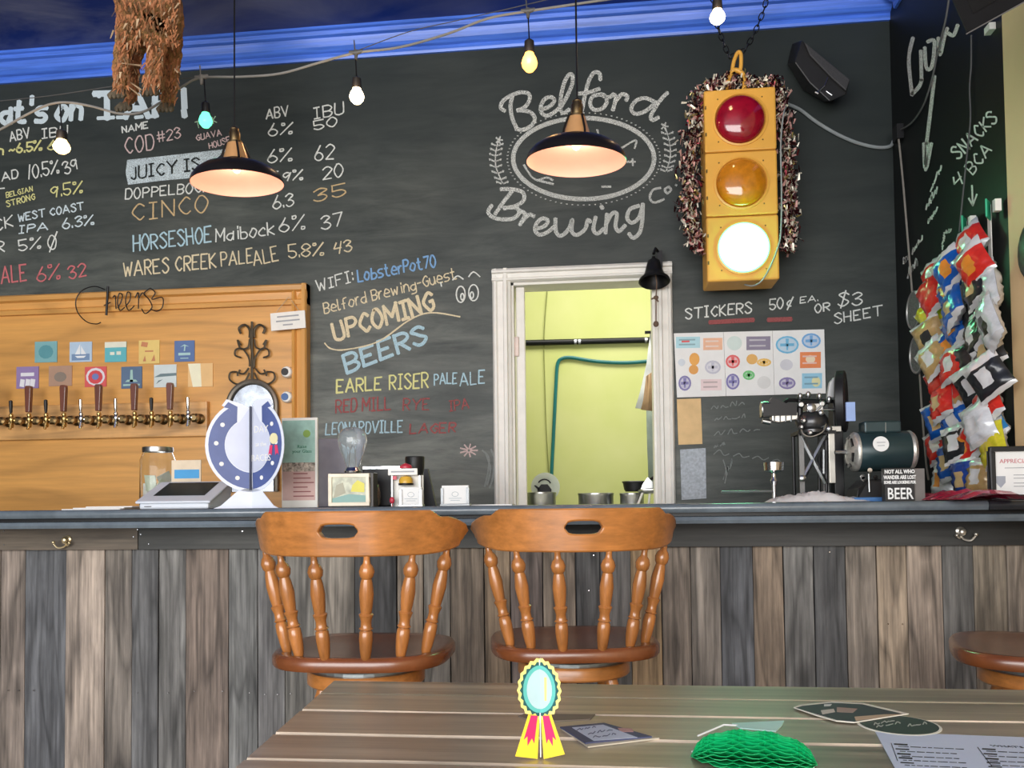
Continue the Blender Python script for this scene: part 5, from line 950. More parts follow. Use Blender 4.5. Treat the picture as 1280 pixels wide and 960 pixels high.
def cardholder(px0, px1, Y, top, m, lab):
    x0, x1 = bx(px0, Y), bx(px1, Y); z1 = bz(px0, top, Y); t = thing('card_holder', lab, 'card holder', ((x0+x1)/2, Y, Z0), 'business card holders on the bar')
    b = MB(); b.bb(x0-.003, x1+.003, Y, Y+.035, Z0, Z0+.007); b.bb(x0-.001, x0+.009, Y+.002, Y+.006, Z0+.007, z1-.008); b.bb(x1-.009, x1+.001, Y+.002, Y+.006, Z0+.007, z1-.008); b.build('holder', m, t, bevel=.001)
    rbox('card_pack', x0+.002, x1-.002, Y+.008, Y+.022, Z0+.0075, z1, M_paper, t, .0005); xm_ = (x0+x1)/2; b = MB(); [b.bb(xm_-w_, xm_+w_, Y+.0074, Y+.008, z, z+.002) for w_, z in ((.016, Z0+.018), (.022, Z0+.025))]; b.tube([(xm_+.011*math.cos(a), Y+.0076, Z0+.04+.008*math.sin(a)) for a in [i*.52 for i in range(12)]], .0008, 4, True); b.build('card_print', mat('pale_ink', (.42, .47, .50), .7), t)
cardholder(499, 527, 2.78, 609, M_steel, 'grey business card holder in front of the candy dispenser'); cardholder(551, 586, 2.80, 607, mat('clear_plastic', (.7, .75, .78), .15, var=.02, trans=.5), 'clear business card holder standing alone left of the pass window')
t = tag(MB().bb(bx(588, 2.9), bx(640, 2.9), 2.9, 3.0, Z0, Z0+.004).build('napkin', M_paper), 'flat white napkin on the bar left of the pass window', 'napkin')
# chrome cup holder (portafilter rest)
Y = 3.0; c = Vector((bx(968, Y), Y, Z0)); zz = lambda p_: bz(968, p_, Y)-Z0; t = thing('metal_goblet', 'chrome measuring cup on a stem with a side rod on the bar', 'measuring cup', c)
MB().lathe([(.022, 0), (.022, .004), (.007, .01), (.007, zz(607)), (.013, zz(601)), (.007, zz(597)), (.008, zz(592)), (.032, zz(588)), (.034, zz(578)), (.030, zz(578)), (.028, zz(586)), (.001, zz(588))], c, (0, 0, 1), 28, cap=False).build('cup', M_chrome, t, smooth=True); MB().tube([c+Vector((-.006, 0, zz(614))), Vector((bx(902, Y), Y, Z0+zz(614)))], .004, 8).build('side_rod', M_steel, t)
Y = 2.95; b = MB(); random.seed(4)
t = thing('paper_towels', 'crumpled white paper towels on the bar in front of the old machine', 'paper towels', (bx(1020, Y), Y, Z0))
for (p0, p1, h) in ((958, 1040, .030), (1000, 1085, .022), (985, 1060, .040)):
    b = MB(); nx, ny = 18, 8; x0, x1 = bx(p0, Y), bx(p1, Y); vs = []
    for j in range(ny+1):
        for i in range(nx+1):
            e = math.sin(math.pi*i/nx)**.6*math.sin(math.pi*j/ny)**.5; vs.append((x0+(x1-x0)*i/nx+random.uniform(-.003, .003), Y-.06+.12*j/ny+random.uniform(-.003, .003), Z0+.0015+e*h*random.uniform(.55, 1)))
    b.add(vs, [(j*(nx+1)+i, j*(nx+1)+i+1, (j+1)*(nx+1)+i+1, (j+1)*(nx+1)+i) for j in range(ny) for i in range(nx)]); b.build('towel', mat('tissue_white', (.72, .71, .70), .9, var=.06), t, smooth=True)
tag(MB().bb(bx(1066, 2.92), bx(1106, 2.92), 2.9, 2.98, Z0, Z0+.014).build('blue_book', mat('blue_cover', (.06, .18, .42), .5), bevel=.002), 'thin blue booklet on the bar under the motor', 'booklet')
# old projector-like machine
Y = 3.12; t = thing('old_film_machine', 'vintage black and steel machine with a wheel on a cross-braced stand, left of the motor', 'machine', (bx(1028, Y), Y, Z0)); Q = lambda px_, py_, dy=0: aY(px_, py_, Y+dy)
def qz(px_, py_, dy=0): p = Q(px_, py_, dy); return p
b = MB()
for x0, x1 in ((999, 1001), (1033, 1033)):
    b.tube([Vector((Q(x0, 540).x, Y, Q(x0, 540).z)), Vector((Q(x1, 624).x, Y, Z0))], .006, 8); b.tube([Vector((Q(x0, 540).x, Y+.1, Q(x0, 540).z)), Vector((Q(x1, 624).x, Y+.1, Z0))], .006, 8)
b.box(Q(1016, 542, .05), (.13, .13, .012)); b.build('stand_legs', M_black, t)
b = MB()
for dy in (-.004, .104):
    b.tube([Q(1001, 545, dy), Q(1032, 604, dy)], .009, 6); b.tube([Q(1032, 545, dy), Q(1003, 600, dy)], .009, 6); b.tube([Q(1030, 562, dy-.01), Q(1030, 592, dy-.01)], .005, 6)
b.build('cross_brace', M_steel, t)
b = MB(); b.ell(Q(1015, 528), (.058, .05, .045)); b.lathe([(.05, 0), (.05, .01)], Q(1015, 541), (0, 0, 1), 24); b.build('motor_bowl', mat('gunmetal', (.07, .07, .072), .28, .7), t, smooth=True)
b = MB(); b.prism([Q(965, 514), Q(975, 511), Q(998, 515), Q(998, 524), Q(975, 528), Q(965, 526)], (0, .05, 0)); b.tube([Q(998, 519, .02), Q(1012, 519, .02)], .014, 12); b.build('lens_barrel', mat('bright_metal', (.70, .66, .60), .35, .6), t, bevel=.003)
b = MB(); b.lathe([(.028, 0), (.03, .01), (.03, .03), (.02, .036)], Q(951, 512, .02), (1, 0, 0), 20); b.tube([Q(953, 526, .02), Q(963, 528, .02)], .010, 10); b.build('dial', M_steel, t, smooth=True)
b = MB(); b.bb(Q(954, 540).x, Q(996, 540).x, Y-.01, Y+.07, Q(960, 520).z, Q(960, 505).z); b.prism([Q(960, 504), Q(966, 496), Q(975, 500), Q(990, 508), Q(990, 512), Q(960, 512)], (0, .04, 0)); b.tube([Q(972, 508, .02), Q(985, 500, .02), Q(1050, 502, .02)], .007, 8); b.tube([Q(1000, 505, -.005), Q(1000, 497, -.005)], .008, 8); b.tube([Q(998, 503), Q(1036, 502)], .010, 10); b.tube([Q(1000, 528), Q(1000, 506)], .010, 10); b.build('upper_body', M_black, t)
b = MB(); b.bb(Q(1008, 540).x, Q(1028, 540).x, Y-.02, Y+.06, Q(1018, 517).z, Q(1018, 505).z); b.lathe([(.012, 0), (.014, .004), (.009, .012)], Q(1001, 506, -.01), (0, -1, 0), 12); b.lathe([(.012, 0), (.014, .004), (.009, .012)], Q(1027, 505, -.01), (0, -1, 0), 12); b.tube([Q(1003, 519, -.02), Q(1024, 520, -.02)], .006, 8); b.tube([Q(1026, 512, -.01), Q(1048, 512, -.01)], .005, 8); b.tube([Q(1020, 523, -.02), Q(1020, 514, -.02), Q(1026, 508, -.02)], .005, 8); b.build('gear_case', M_steel, t, bevel=.002)
c = Q(1050, 502, .05); b = MB(); b.lathe([(.105, -.012), (.112, -.008), (.112, .018), (.105, .022)], c, (1, -.35, 0), 36); b.build('flywheel', M_blackp, t, smooth=True); b = MB(); b.prism([Q(1034, 497, -.0), Q(1037, 478, -.0), Q(1043, 471, -.0), Q(1050, 480, -.0), Q(1053, 497, -.0)], (0, .02, 0)); b.build('shield_plate', mat('pale_metal', (.45, .45, .45), .4, .3), t, bevel=.002)
b = MB(); b.bb(Q(1050, 540).x, Q(1061, 540).x, Y-.085, Y-.075, Q(1060, 529).z, Q(1060, 506).z); b.build('blue_label', mat('blue_label', (.30, .42, .72), .5), t); 
b = MB(); b.bb(Q(1035, 540).x, Q(1051, 540).x, Y-.01, Y+.08, Q(1040, 540).z, Q(1040, 533).z); b.bb(Q(1035, 540).x, Q(1043, 540).x, Y-.005, Y+.05, Q(1040, 604).z, Q(1040, 539.5).z); b.build('side_bracket', mat('cream_metal', (.52, .50, .45), .35, .5), t, bevel=.002)
b = MB(); b.bb(Q(1044, 540).x, Q(1056, 540).x, Y+.02, Y+.09, Z0, Q(1050, 500).z); b.bb(Q(998, 540).x, Q(1056, 540).x, Y-.01, Y+.11, Z0, Z0+.012); b.build('rear_column', M_black, t, bevel=.002)
b = MB()
for x_, y_ in ((1000, 499), (1010, 497), (1024, 499), (1036, 503)): b.lathe([(.007, 0), (.009, .006), (.009, .016), (.004, .022)], Q(x_, y_, -.02), (0, -.3, 1), 12)
for x_ in (968, 975, 982, 989): b.tube([Q(x_, 512, -.004), Q(x_, 527, -.004)], .003, 6)
for x_, y_, r_ in ((1014, 510, .016), (1026, 516, .010), (1004, 526, .009), (1012, 541, .009), (1036, 536, .010), (1003, 598, .012), (1001, 534, .008)): b.lathe([(r_, 0), (r_, .010), (r_*.5, .014)], Q(x_, y_, -.045), (0, -1, 0), 14)
b.tube(smooth_pts([Q(1001, 536, -.04), Q(1004, 543, -.045), Q(1014, 546, -.045), Q(1028, 540, -.04), Q(1032, 530, -.03)], 5), .0045, 7)
o = b.build('fitting', M_steel, t, smooth=True); o['kind'] = 'stuff'
b = MB(); b.bb(Q(998, 560).x, Q(1004, 560).x, Y-.012, Y-.006, Z0, Q(1000, 545).z); b.bb(Q(1033, 560).x, Q(1040, 560).x, Y+.055, Y+.10, Z0, Q(1040, 540).z); b.build('side_plate', mat('dark_steel', (.16, .16, .16), .4, .5), t)
# electric motor
Y = 3.02; t = thing('electric_motor', 'dark green electric motor with silver end bells on a black base', 'motor', (bx(1100, Y), Y, Z0)); M_mg = mat('motor_green', (.022, .045, .05), .32, .2); ax_ = Vector((1, -.10, 0)).normalized(); c0, c1 = aY(1066, 565, Y), aY(1138, 563, Y); L_ = (c1-c0).length; rm = (aY(1100, 540, Y)-aY(1100, 590, Y)).length/2
MB().lathe([(rm*.97, .012), (rm, .018), (rm, L_-.018), (rm*.97, L_-.012)], c0, c1-c0, 40).build('drum', M_mg, t, smooth=True)
M_al = mat('cast_aluminium', (.58, .57, .52), .4, .7, var=.3, vs=60); MB().lathe([(rm*.3, -.022), (rm*.62, -.016), (rm*.7, -.012), (rm*.95, -.002), (rm*1.0, .004), (rm*.98, .012)], c0, c1-c0, 40).build('end_bell', M_al, t, smooth=True); MB().lathe([(rm*.98, L_-.012), (rm*1.0, L_-.004), (rm*.9, L_+.006), (rm*.5, L_+.014), (rm*.2, L_+.016)], c0, c1-c0, 40).build('end_bell', M_al, t, smooth=True)
b = MB(); [b.prism([c0+Vector((-.010, rm*r1*math.cos(a), rm*r1*math.sin(a))) for r1, a in ((.35, k*1.05), (.8, k*1.05+.1), (.8, k*1.05+.7), (.35, k*1.05+.7))], (-.006, 0, 0)) for k in range(6)]; b.build('vent_slot', M_black, t)
b = MB(); b.tube([c0+Vector((-.02, 0, 0)), c0+Vector((-.06, 0, 0))], .008, 10); b.build('shaft', M_steel, t)
b = MB(); b.bb(bx(1079, Y), bx(1125, Y), Y-.035, Y+.035, aY(1100, 542, Y).z, aY(1100, 527, Y).z); b.build('capacitor_box', M_mg, t, bevel=.006); MB().tube([aY(1107, 528, Y-.036), aY(1107, 541, Y-.036)], .001, 5).build('seam', M_steel, t)
b = MB(); b.lathe([(.026, 0), (.026, .002)], aY(1101, 555, Y-rm+.0), (0, -1, .12), 24); b.build('round_label', M_paper, t); b = MB(); [b.bb(aY(1101, 555, Y-rm).x-w_, aY(1101, 555, Y-rm).x+w_, Y-rm-.0045, Y-rm-.0025, aY(1101, y, Y-rm).z-.001, aY(1101, y, Y-rm).z+.001) for w_, y in ((.014, 553), (.011, 557))]; b.build('label_print', mat('grey_ink', (.35, .36, .38), .7), t)
b = MB(); b.prism([(bx(1062, Y), Y-.07, Z0), (bx(1140, Y), Y-.07, Z0), (bx(1138, Y), Y-.07, Z0+.045), (bx(1126, Y), Y-.05, Z0+.075), (bx(1080, Y), Y-.05, Z0+.075), (bx(1066, Y), Y-.07, Z0+.045)], (0, .13, 0)); b.build('base', M_blackp, t, bevel=.004)
b = MB(); [b.lathe([(.008, 0), (.008, .004)], aY(x, y, Y-.072), (0, -1, 0), 12) for x, y in ((1087, 588), (1094, 597), (1078, 596), (1079, 599))]; b.build('bolt', M_chrome, t); MB().tube([aY(1086, 592, Y-.076), aY(1087, 615, Y-.076)], .003, 6).build('wire', M_steel, t)
# beer block sign
Y = 2.80; x0, x1 = bx(1107, Y), bx(1144, Y); zt_ = bz(1125, 585, Y); t = thing('block_sign', 'black block sign with white lettering ending in the word BEER', 'sign', ((x0+x1)/2, Y, Z0))
rbox('block', x0, x1, Y, Y+.035, Z0, zt_, M_blackp, t, .001); rbox('side_face', x1, x1+.035, Y+.01, Y+.035, Z0, zt_-.002, mat('grey_side', (.16, .15, .14), .5), t, .001); H_ = zt_-Z0; xm_ = (x0+x1)/2
for s_, z, sz, sx_ in (('NOT ALL WHO', .84, .0165, .80), ('WANDER ARE LOST', .67, .0165, .66), ('SOME ARE LOOKING FOR', .53, .013, .64), ('BEER', .07, .051, .72)): ptext(s_, sz, (xm_, Y-.0008, Z0+H_*z), (1, 0, 0), (0, 0, 1), M_paper, t, sx=sx_, bold=.0007)
# certificate
Y = 2.75; x0 = bx(1238, Y); x1 = XR-.02; z1 = bz(1255, 558, Y); t = thing('framed_certificate', 'white certificate in a black frame at the right end of the bar', 'certificate', ((x0+x1)/2, Y, Z0)); w_ = .016
b = MB(); b.bb(x0, x1, Y-.01, Y+.01, Z0, Z0+w_); b.bb(x0, x1, Y-.01, Y+.01, z1-w_, z1); b.bb(x0, x0+w_, Y-.01, Y+.01, Z0+w_, z1-w_); b.bb(x1-w_, x1, Y-.01, Y+.01, Z0+w_, z1-w_); b.build('frame', M_blackp, t, bevel=.003); rbox('paper', x0+w_, x1-w_, Y, Y+.008, Z0+w_, z1-w_, M_paper, t, 0)
ptext('APPRECIATION', .0185, (x0+.03, Y-.001, z1-.052), (1, 0, 0), (0, 0, 1), mat('red_ink', (.60, .18, .20), .6), t, align='LEFT', ext=.0004); b = MB(); [b.bb(x0+a, x0+q_, Y-.001, Y, z, z+.0022) for a, q_, z in ((.045, .14, z1-.068), (.07, .15, z1-.09), (.07, .15, z1-.10), (.07, .15, z1-.115), (.07, .14, z1-.125))]; b.build('print_line', mat('grey_ink', (.35, .36, .38), .7), t); b = MB(); b.prism([(x0+.032+x*.014, Y-.001, z1-.11+z*.018) for x, z in ((-1, 1), (1, 1), (1, -.1), (0, -1), (-1, -.1))], (0, .001, 0)); b.build('crest_print', M_obj, t, col=(.35, .37, .42))
# ---------------------------------------------------------------- pendant lamps
M_shade = mat('shade_black', (.012, .010, .009), .35, .2, coat=.15); M_in = mat('shade_enamel', (.85, .50, .42), .45, var=.03)
M_copper = mat('polished_copper', (.85, .45, .18), .3, .45, coat=.6); M_wb = mat('warm_bulb_glass', (1, .6, .3), .3, emi=(1, .55, .25), es=3)
def pendant(px, py, Y, R, lab, tx, ty):
    c = aY(px, py, Y); t = thing('pendant_lamp', lab, 'pendant lamp', c, 'black pendant lamps over the bar'); k = R/.17
    Lc = lambda prof, nm, m, smooth=True, cap=False: MB().lathe([(r*k, z*k) for r, z in prof], c, (0, 0, 1), 48, cap=cap).build(nm, m, t, smooth=smooth)
    Lc([(.17, 0), (.172, .002), (.171, .006), (.166, .022), (.150, .042), (.122, .061), (.085, .073), (.058, .080), (.049, .088)], 'shade', M_shade)
    Lc([(.1695, .0005), (.164, .020), (.147, .040), (.118, .058), (.082, .069), (.03, .072), (.001, .072)], 'shade_lining', M_in)
    Lc([(.048, .088), (.045, .10), (.034, .135), (.030, .150), (.026, .152)], 'copper_neck', M_copper)
    Lc([(.028, .150), (.027, .158), (.020, .160), (.021, .190), (.017, .196), (.017, .205), (.010, .212), (.004, .214)], 'socket', M_agebrass)
    for a in range(4):
        an = a*math.pi/2+.6; MB().tube([c+Vector((math.cos(an)*r*k, math.sin(an)*r*k, z*k)) for r, z in ((.053, .086), (.050, .105), (.038, .137), (.031, .152))], .004, 6).build('neck_strut', M_shade, t, smooth=True)
    b = MB(); b.ell(c+Vector((0, 0, .056*k)), (.015, .015, .015)); b.build('bulb', M_wb, t, smooth=True)
    b = MB(); b.tube([Vector((0, 0, .21*k))+c, Vector((c.x-(tx*.0), c.y, ZCEIL))], .0035, 8); b.build('cord', M_black, None, smooth=True); o = C.objects[-1]
    return t, o, c
def pend2(px, py, Y, R, lab, tx, ty):
    t, o, c = pendant(px, py, Y, R, lab, tx, ty); t.rotation_euler = (rad(tx), rad(ty), 0)
    # the cord hangs plumb from the ceiling down to the tilted socket
    bpy.context.view_layer.update(); top = t.matrix_world @ Vector((0, 0, .212*R/.17)); me = o.data; C.objects.unlink(o); bpy.data.objects.remove(o)
    b = MB(); b.tube([top, Vector((top.x, top.y, ZCEIL-.0))], .0032, 8); o = b.build('pendant_cord', M_black); o.parent = t; bpy.context.view_layer.update(); o.matrix_parent_inverse = t.matrix_world.inverted(); o.name = 'cord'
    l = point('pendant_glow', c+Vector((0, 0, .02)), .85, (1, .62, .45), .02)
pend2(297, 230, 2.92, .165, 'black pendant lamp with copper neck in front of the beer list, left one', 4.5, -1.5)
pend2(720, 203, 2.84, .170, 'black pendant lamp with copper neck in front of the chalk brewery emblem, right one', 4.5, 2)
# ---------------------------------------------------------------- string lights
YSL = 3.45
ST = thing('string_lights', 'sagging cafe string light cable with drop sockets running below the ceiling', 'string lights', aY(450, 80, YSL))
L_ = lambda x, y, Y=YSL: aY(x, y, Y)
sp_ = [(-40, 182), (0, 162), (30, 145), (60, 131), (85, 128), (115, 133), (150, 142), (178, 140), (205, 125), (228, 108), (252, 97), (300, 96), (350, 92), (400, 78), (445, 66), (500, 59), (560, 42), (610, 23), (660, 14), (720, 5), (790, -6), (850, -22), (897, -28), (960, -34)]
b = MB(); b.tube(smooth_pts([L_(x, y) for x, y in sp_], 5), .0052, 7); b.build('main_cable', mat('beige_grey_cable', (.28, .27, .25), .6), ST, smooth=True)
b = MB(); b.tube(smooth_pts([L_(x, y, YSL+.05) for x, y in [(-20, 128), (60, 120), (140, 108), (200, 101), (252, 96)]], 5), .002, 5); b.build('support_wire', M_dcab, ST, smooth=True); b = MB(); b.tube(smooth_pts([L_(x, y, YSL+.05) for x, y in [(445, 64), (510, 40), (570, 26), (640, 10), (690, -2)]], 5), .002, 5); b.build('support_wire', M_dcab, ST, smooth=True)
M_b = {'warm': mat('warm_bulb', (1, .7, .35), .2, emi=(1, .62, .22), es=5), 'pale': mat('pale_bulb', (1, .85, .6), .2, emi=(1, .80, .48), es=5), 'green': mat('green_bulb', (.1, .8, .4), .2, emi=(.10, .8, .36), es=1.6), 'amber': mat('amber_bulb', (1, .5, .1), .2, emi=(1, .42, .07), es=3)}
for x, y0, y1, yb_, kind, lab, w_ in ((257, 98, 128, 160, 'green', 'green string light bulb hanging above the left pendant', 8), (446, 66, 97, 130, 'pale', 'glowing pale string light bulb beside the beer list', 9), (662, 15, 50, 90, 'amber', 'glowing amber string light bulb above the chalk emblem', 10), (77, 130, 163, 192, 'warm', 'glowing warm string light bulb over the beer list at the far left', 9.5), (897, -28, 0, 30, 'pale', 'glowing string light bulb at the top edge above the traffic light', 10)):
    c1 = L_(x, y1); c2 = L_(x, yb_); t = thing('string_bulb', lab, 'light bulb', c2, 'string light bulbs'); h = (c1-c2).z; r = (L_(x+w_, yb_)-c2).length
    f = .42; MB().lathe([(r*.62, h*(1-f)), (r*.66, h*(1-f)+.004), (r*.6, h*.95), (r*.35, h), (r*.2, h+.004)], c2, (0, 0, 1), 18).build('socket', M_blackp, t, smooth=True)
    hb = h*(1-f); MB().lathe([(.001, 0), (r*.5, hb*.06), (r*.9, hb*.28), (r, hb*.48), (r*.85, hb*.72), (r*.6, hb*.92), (r*.55, hb*1.02)], c2, (0, 0, 1), 22, cap=False).build('bulb', M_b[kind], t, smooth=True)
    MB().tube([c2+Vector((0, 0, h)), L_(x-2, y0)], .003, 6).build('drop_cord', M_black, t)
    if kind != 'green': point('bulb_glow', c2+Vector((0, -.06, hb*.5)), .5, (1, .6, .25), .03)
for x, y in ((252, 97), (445, 66), (660, 14)):
    b = MB(); c = L_(x, y); b.tube([c+Vector((-.03, 0, .004)), c, c+Vector((.03, 0, .006))], [.007, .011, .007], 8); b.tube([c+Vector((0, 0, .01)), c+Vector((0, 0, -.03))], [.011, .006], 8); b.tube([c+Vector((-.004, .0, .0)), c+Vector((-.008, .0, .055))], .003, 5); b.build('junction', M_dcab if x != 252 else mat('beige_grey_cable'), ST, smooth=True)
# ---------------------------------------------------------------- shaggy animal figure hanging from the ceiling
YA = 3.05; q = lambda x, y, dy=0: aY(x, y, YA+dy)
PX = (q(101, 50)-q(100, 50)).length
AN = thing('hanging_animal', 'brown shaggy four-legged animal figure hanging from the ceiling, grey hooves down', 'animal figure', q(183, 140))
bm = bmesh.new(); lay = bm.verts.layers.skin.verify(); vd = {}
def sv(k, p, r): v = bm.verts.new(p-wloc(AN)); v[lay].radius = (r, r); vd[k] = v
sv('b0', q(184, 18, .10), .105); sv('b1', q(184, -22, .10), .125); sv('b2', q(184, -62, .10), .12); sv('nk', q(186, -88, .0), .08)
v = vd['b0']; v[lay].use_root = True
for a in (('b0', 'b1'), ('b1', 'b2'), ('b2', 'nk')): bm.edges.new((vd[a[0]], vd[a[1]]))
for i, (xs, dy, r) in enumerate((([(155, 52), (151, 80), (150, 108), (150, 116)], -.06, .030), ([(172, 60), (166, 88), (166, 112), (160, 131)], .12, .026), ([(196, 52), (194, 80), (190, 104), (190, 114)], -.06, .034), ([(216, 50), (214, 84), (211, 112), (210, 132)], .12, .036))):
    pk = 'b0'
    for j, (x, y) in enumerate(xs):
        k = 'l%d%d' % (i, j); sv(k, q(x, y, .10+dy), r*(1.25, 1, .92, .88)[j]); bm.edges.new((vd[pk], vd[k])); pk = k
me = bpy.data.meshes.new('body'); bm.to_mesh(me); bm.free(); o = bpy.data.objects.new('body', me); C.objects.link(o); o.parent = AN
t_ = NT('bark_fibre'); n1 = t_.noise(t_.coord((60, 60, 14)), 1, 6, .75, w=False); n2 = t_.noise(t_.coord((9, 9, 7)), 1, 3, .6, w=False)
cmx = t_.mix(t_.rng(n2, .35, .65, 0, 1), (.52, .20, .08), (.30, .19, .06)); t_.base(t_.mul(cmx, t_.rng(n1, .3, .7, .3, 1.9))); t_.bump(n1, 1, .02); t_.P(.85); me.materials.append(t_.m)
o.modifiers.new('skin', 'SKIN'); s_ = o.modifiers.new('sub', 'SUBSURF'); s_.levels = 3; s_.render_levels = 3
tx = bpy.data.textures.new('fibre', 'CLOUDS'); tx.noise_scale = .022; d_ = o.modifiers.new('rough', 'DISPLACE'); d_.texture = tx; d_.strength = .022
for x, y, dy in ((150, 121, -.06), (158, 137, .12), (191, 118, -.06), (210, 138, .12)):
    c = q(x, y, .10+dy); b = MB(); [b.tube([c+Vector((dx*.8, -.006, .018)), c+Vector((dx*1.6, -.024, -.008)), c+Vector((dx*1.4, -.028, -.020))], [.014, .011, .004], 8) for dx in (-.018, -.006, .006, .018)]; b.build('hoof', mat('hoof_grey', (.12, .095, .06), .6, var=.4, vs=50, bump=.3), AN, smooth=True)
random.seed(9); b = MB(); legs_ = [((155, 50), (150, 112), .0, 9), ((171, 60), (164, 126), .2, 7), ((195, 50), (190, 108), .0, 11), ((215, 50), (211, 128), .2, 11), ((184, -5), (184, 55), .0, 40)]
for (a, e, dy, wd) in legs_:
    for k in range(130 if wd < 20 else 420):
        f = random.random(); x = a[0]+(e[0]-a[0])*f+random.uniform(-wd, wd); y = a[1]+(e[1]-a[1])*f; c = q(x, y, dy+random.uniform(-.05, .0)-(.035 if wd < 20 else .03)); l = random.uniform(.012, .04); dd = Vector((random.uniform(-.5, .5), random.uniform(-.6, .1), -1)).normalized()*l; w_ = random.uniform(.002, .006)
        b.mi = random.choices([0, 1, 2], [6, 4, .5])[0]; b.add([c+Vector((-w_, 0, 0)), c+Vector((w_, 0, 0)), c+dd+Vector((w_*.3, 0, 0)), c+dd+Vector((-w_*.3, 0, 0))], [(0, 1, 2, 3)])
o = b.build('fibre_strips', [mat('fibre_brown', (.48, .19, .08), .8), mat('fibre_dark', (.20, .10, .04), .8), mat('fibre_pale', (.60, .42, .25), .8)], AN); o['kind'] = 'stuff'
b = MB(); [b.tube([q(*a_, -.0), q(*e_, -.02)], [.002, .004], 5) for a_, e_ in (((163, 103), (176, 112)), ((160, 108), (174, 119)), ((152, 79), (176, 82)), ((138, 48), (142, 38)), ((218, 86), (222, 90)))]; b.build('pale_splinters', mat('fibre_pale', (.60, .42, .25), .8), AN)
MB().tube([q(186, -80, .0), Vector((q(186, -80).x, q(186, -80).y, ZCEIL))], .004, 6).build('hanging_cord', M_black, AN)
# ---------------------------------------------------------------- snack bags on clip strips along the right wall
random.seed(21)
RD, BL_, YE, BK, WH, TN = (.62, .03, .02), (.01, .10, .42), (.66, .60, .03), (.02, .022, .025), (.62, .64, .66), (.45, .30, .12)
M_bag2 = mat('foil_white', (.70, .70, .70), .25, .2, var=.1, coat=.4); M_patch = {'o': mat('foil_orange', (.72, .25, .03), .3, coat=.3), 'w': M_bag2, 't': mat('foil_tan', (.55, .38, .18), .35, coat=.3), 'k': mat('foil_black', (.03, .03, .03), .3, coat=.3), 'r': mat('foil_red', (.60, .04, .03), .3, coat=.3), 'y': mat('foil_yellow', (.70, .58, .05), .3, coat=.3)}
meshes = {}
def bag_mesh(kind, sd):
    key = (kind, sd)
    if key in meshes: return meshes[key]
    rr = random.Random(sd); nu, nv = 9, 12; W2, H2 = .075, .098; me = bpy.data.meshes.new('bag'); v = []; f = []; mi = []
    for side in (-1, 1):
        for j in range(nv+1):
            for i in range(nu+1):
                u = -1+2*i/nu; w_ = -1+2*j/nv; th = .026*max(0, (1-abs(u)**2.5))**.6*max(0, 1-abs(w_)**4)**.7; cr_ = rr.uniform(-.007, .007)*(1 if abs(u) < .9 and abs(w_) < .85 else 0)
                zig = .0022*(1 if (i % 2) else -1)*(abs(w_) > .8)
                v.append((u*W2*(1-.05*(1-abs(w_)**2)*abs(u)), side*(th+cr_)+zig+(side*.0004), w_*H2))
    n1 = (nu+1)*(nv+1)
    for s2 in (0, 1):
        for j in range(nv):
            for i in range(nu):
                a = s2*n1+j*(nu+1)+i; q4 = (a, a+1, a+nu+2, a+nu+1); f.append(q4 if s2 == 0 else q4[::-1]); band = j == 0 or j == nv-1
                pt = 3 <= i <= 5 and (3 <= j <= 7); top = j >= 9
                mi.append((1 if band else (2 if pt else (1 if top and kind in 'ow' else 0))) if s2 == 0 else 1)
    me.from_pydata(v, [], f); me.materials.append(M_foil); me.materials.append(M_bag2); me.materials.append(M_patch[kind])
    for p, m_ in zip(me.polygons, mi): p.material_index = m_; p.use_smooth = True
    meshes[key] = me; return me
bags = [('L', 1169, 345, RD, 'w', 'red'), ('L', 1187, 336, BL_, 'o', 'blue'), ('L', 1165, 369, RD, 'r', 'red'), ('L', 1188, 362, BL_, 'o', 'blue'), ('L', 1166, 394, YE, 'y', 'yellow'), ('L', 1192, 384, BL_, 't', 'blue'), ('L', 1163, 422, TN, 'k', 'tan'), ('L', 1195, 407, BL_, 'o', 'blue'), ('L', 1188, 433, BL_, 'o', 'blue'), ('L', 1166, 448, TN, 'w', 'tan'), ('L', 1192, 455, RD, 'w', 'red'), ('L', 1174, 475, RD, 'r', 'red'), ('L', 1201, 487, TN, 'r', 'brown'), ('L', 1178, 503, RD, 't', 'red and brown'), ('L', 1174, 525, BL_, 't', 'blue'), ('L', 1196, 526, BL_, 'w', 'blue'), ('L', 1174, 555, RD, 'w', 'red'), ('L', 1198, 553, BK, 'w', 'black'), ('L', 1188, 577, BL_, 't', 'blue'), ('L', 1180, 601, WH, 'o', 'white and orange'),
        ('R', 1218, 304, RD, 'w', 'red'), ('R', 1222, 330, RD, 'o', 'red'), ('R', 1226, 357, BK, 't', 'black'), ('R', 1243, 362, WH, 'w', 'silver'), ('R', 1224, 392, BK, 'k', 'black'), ('R', 1243, 404, WH, 'k', 'silver'), ('R', 1226, 418, BK, 'w', 'black'), ('R', 1240, 436, BK, 't', 'black'), ('R', 1222, 448, BK, 'k', 'black'), ('R', 1240, 470, BK, 'w', 'black'), ('R', 1222, 480, BK, 'w', 'black'), ('R', 1240, 505, RD, 'w', 'red'), ('R', 1245, 532, (.03, .20, .45), 'w', 'blue'), ('R', 1228, 530, WH, 'w', 'white'), ('R', 1214, 556, RD, 'o', 'red'), ('R', 1247, 556, YE, 'y', 'yellow'), ('R', 1222, 582, YE, 't', 'yellow'), ('R', 1212, 606, (.02, .06, .28), 't', 'dark blue'), ('R', 1232, 607, TN, 'w', 'tan')]
cntd = {'L': 0, 'R': 0}; ords = ordw+['thirteenth', 'fourteenth', 'fifteenth', 'sixteenth', 'seventeenth', 'eighteenth', 'nineteenth', 'twentieth']
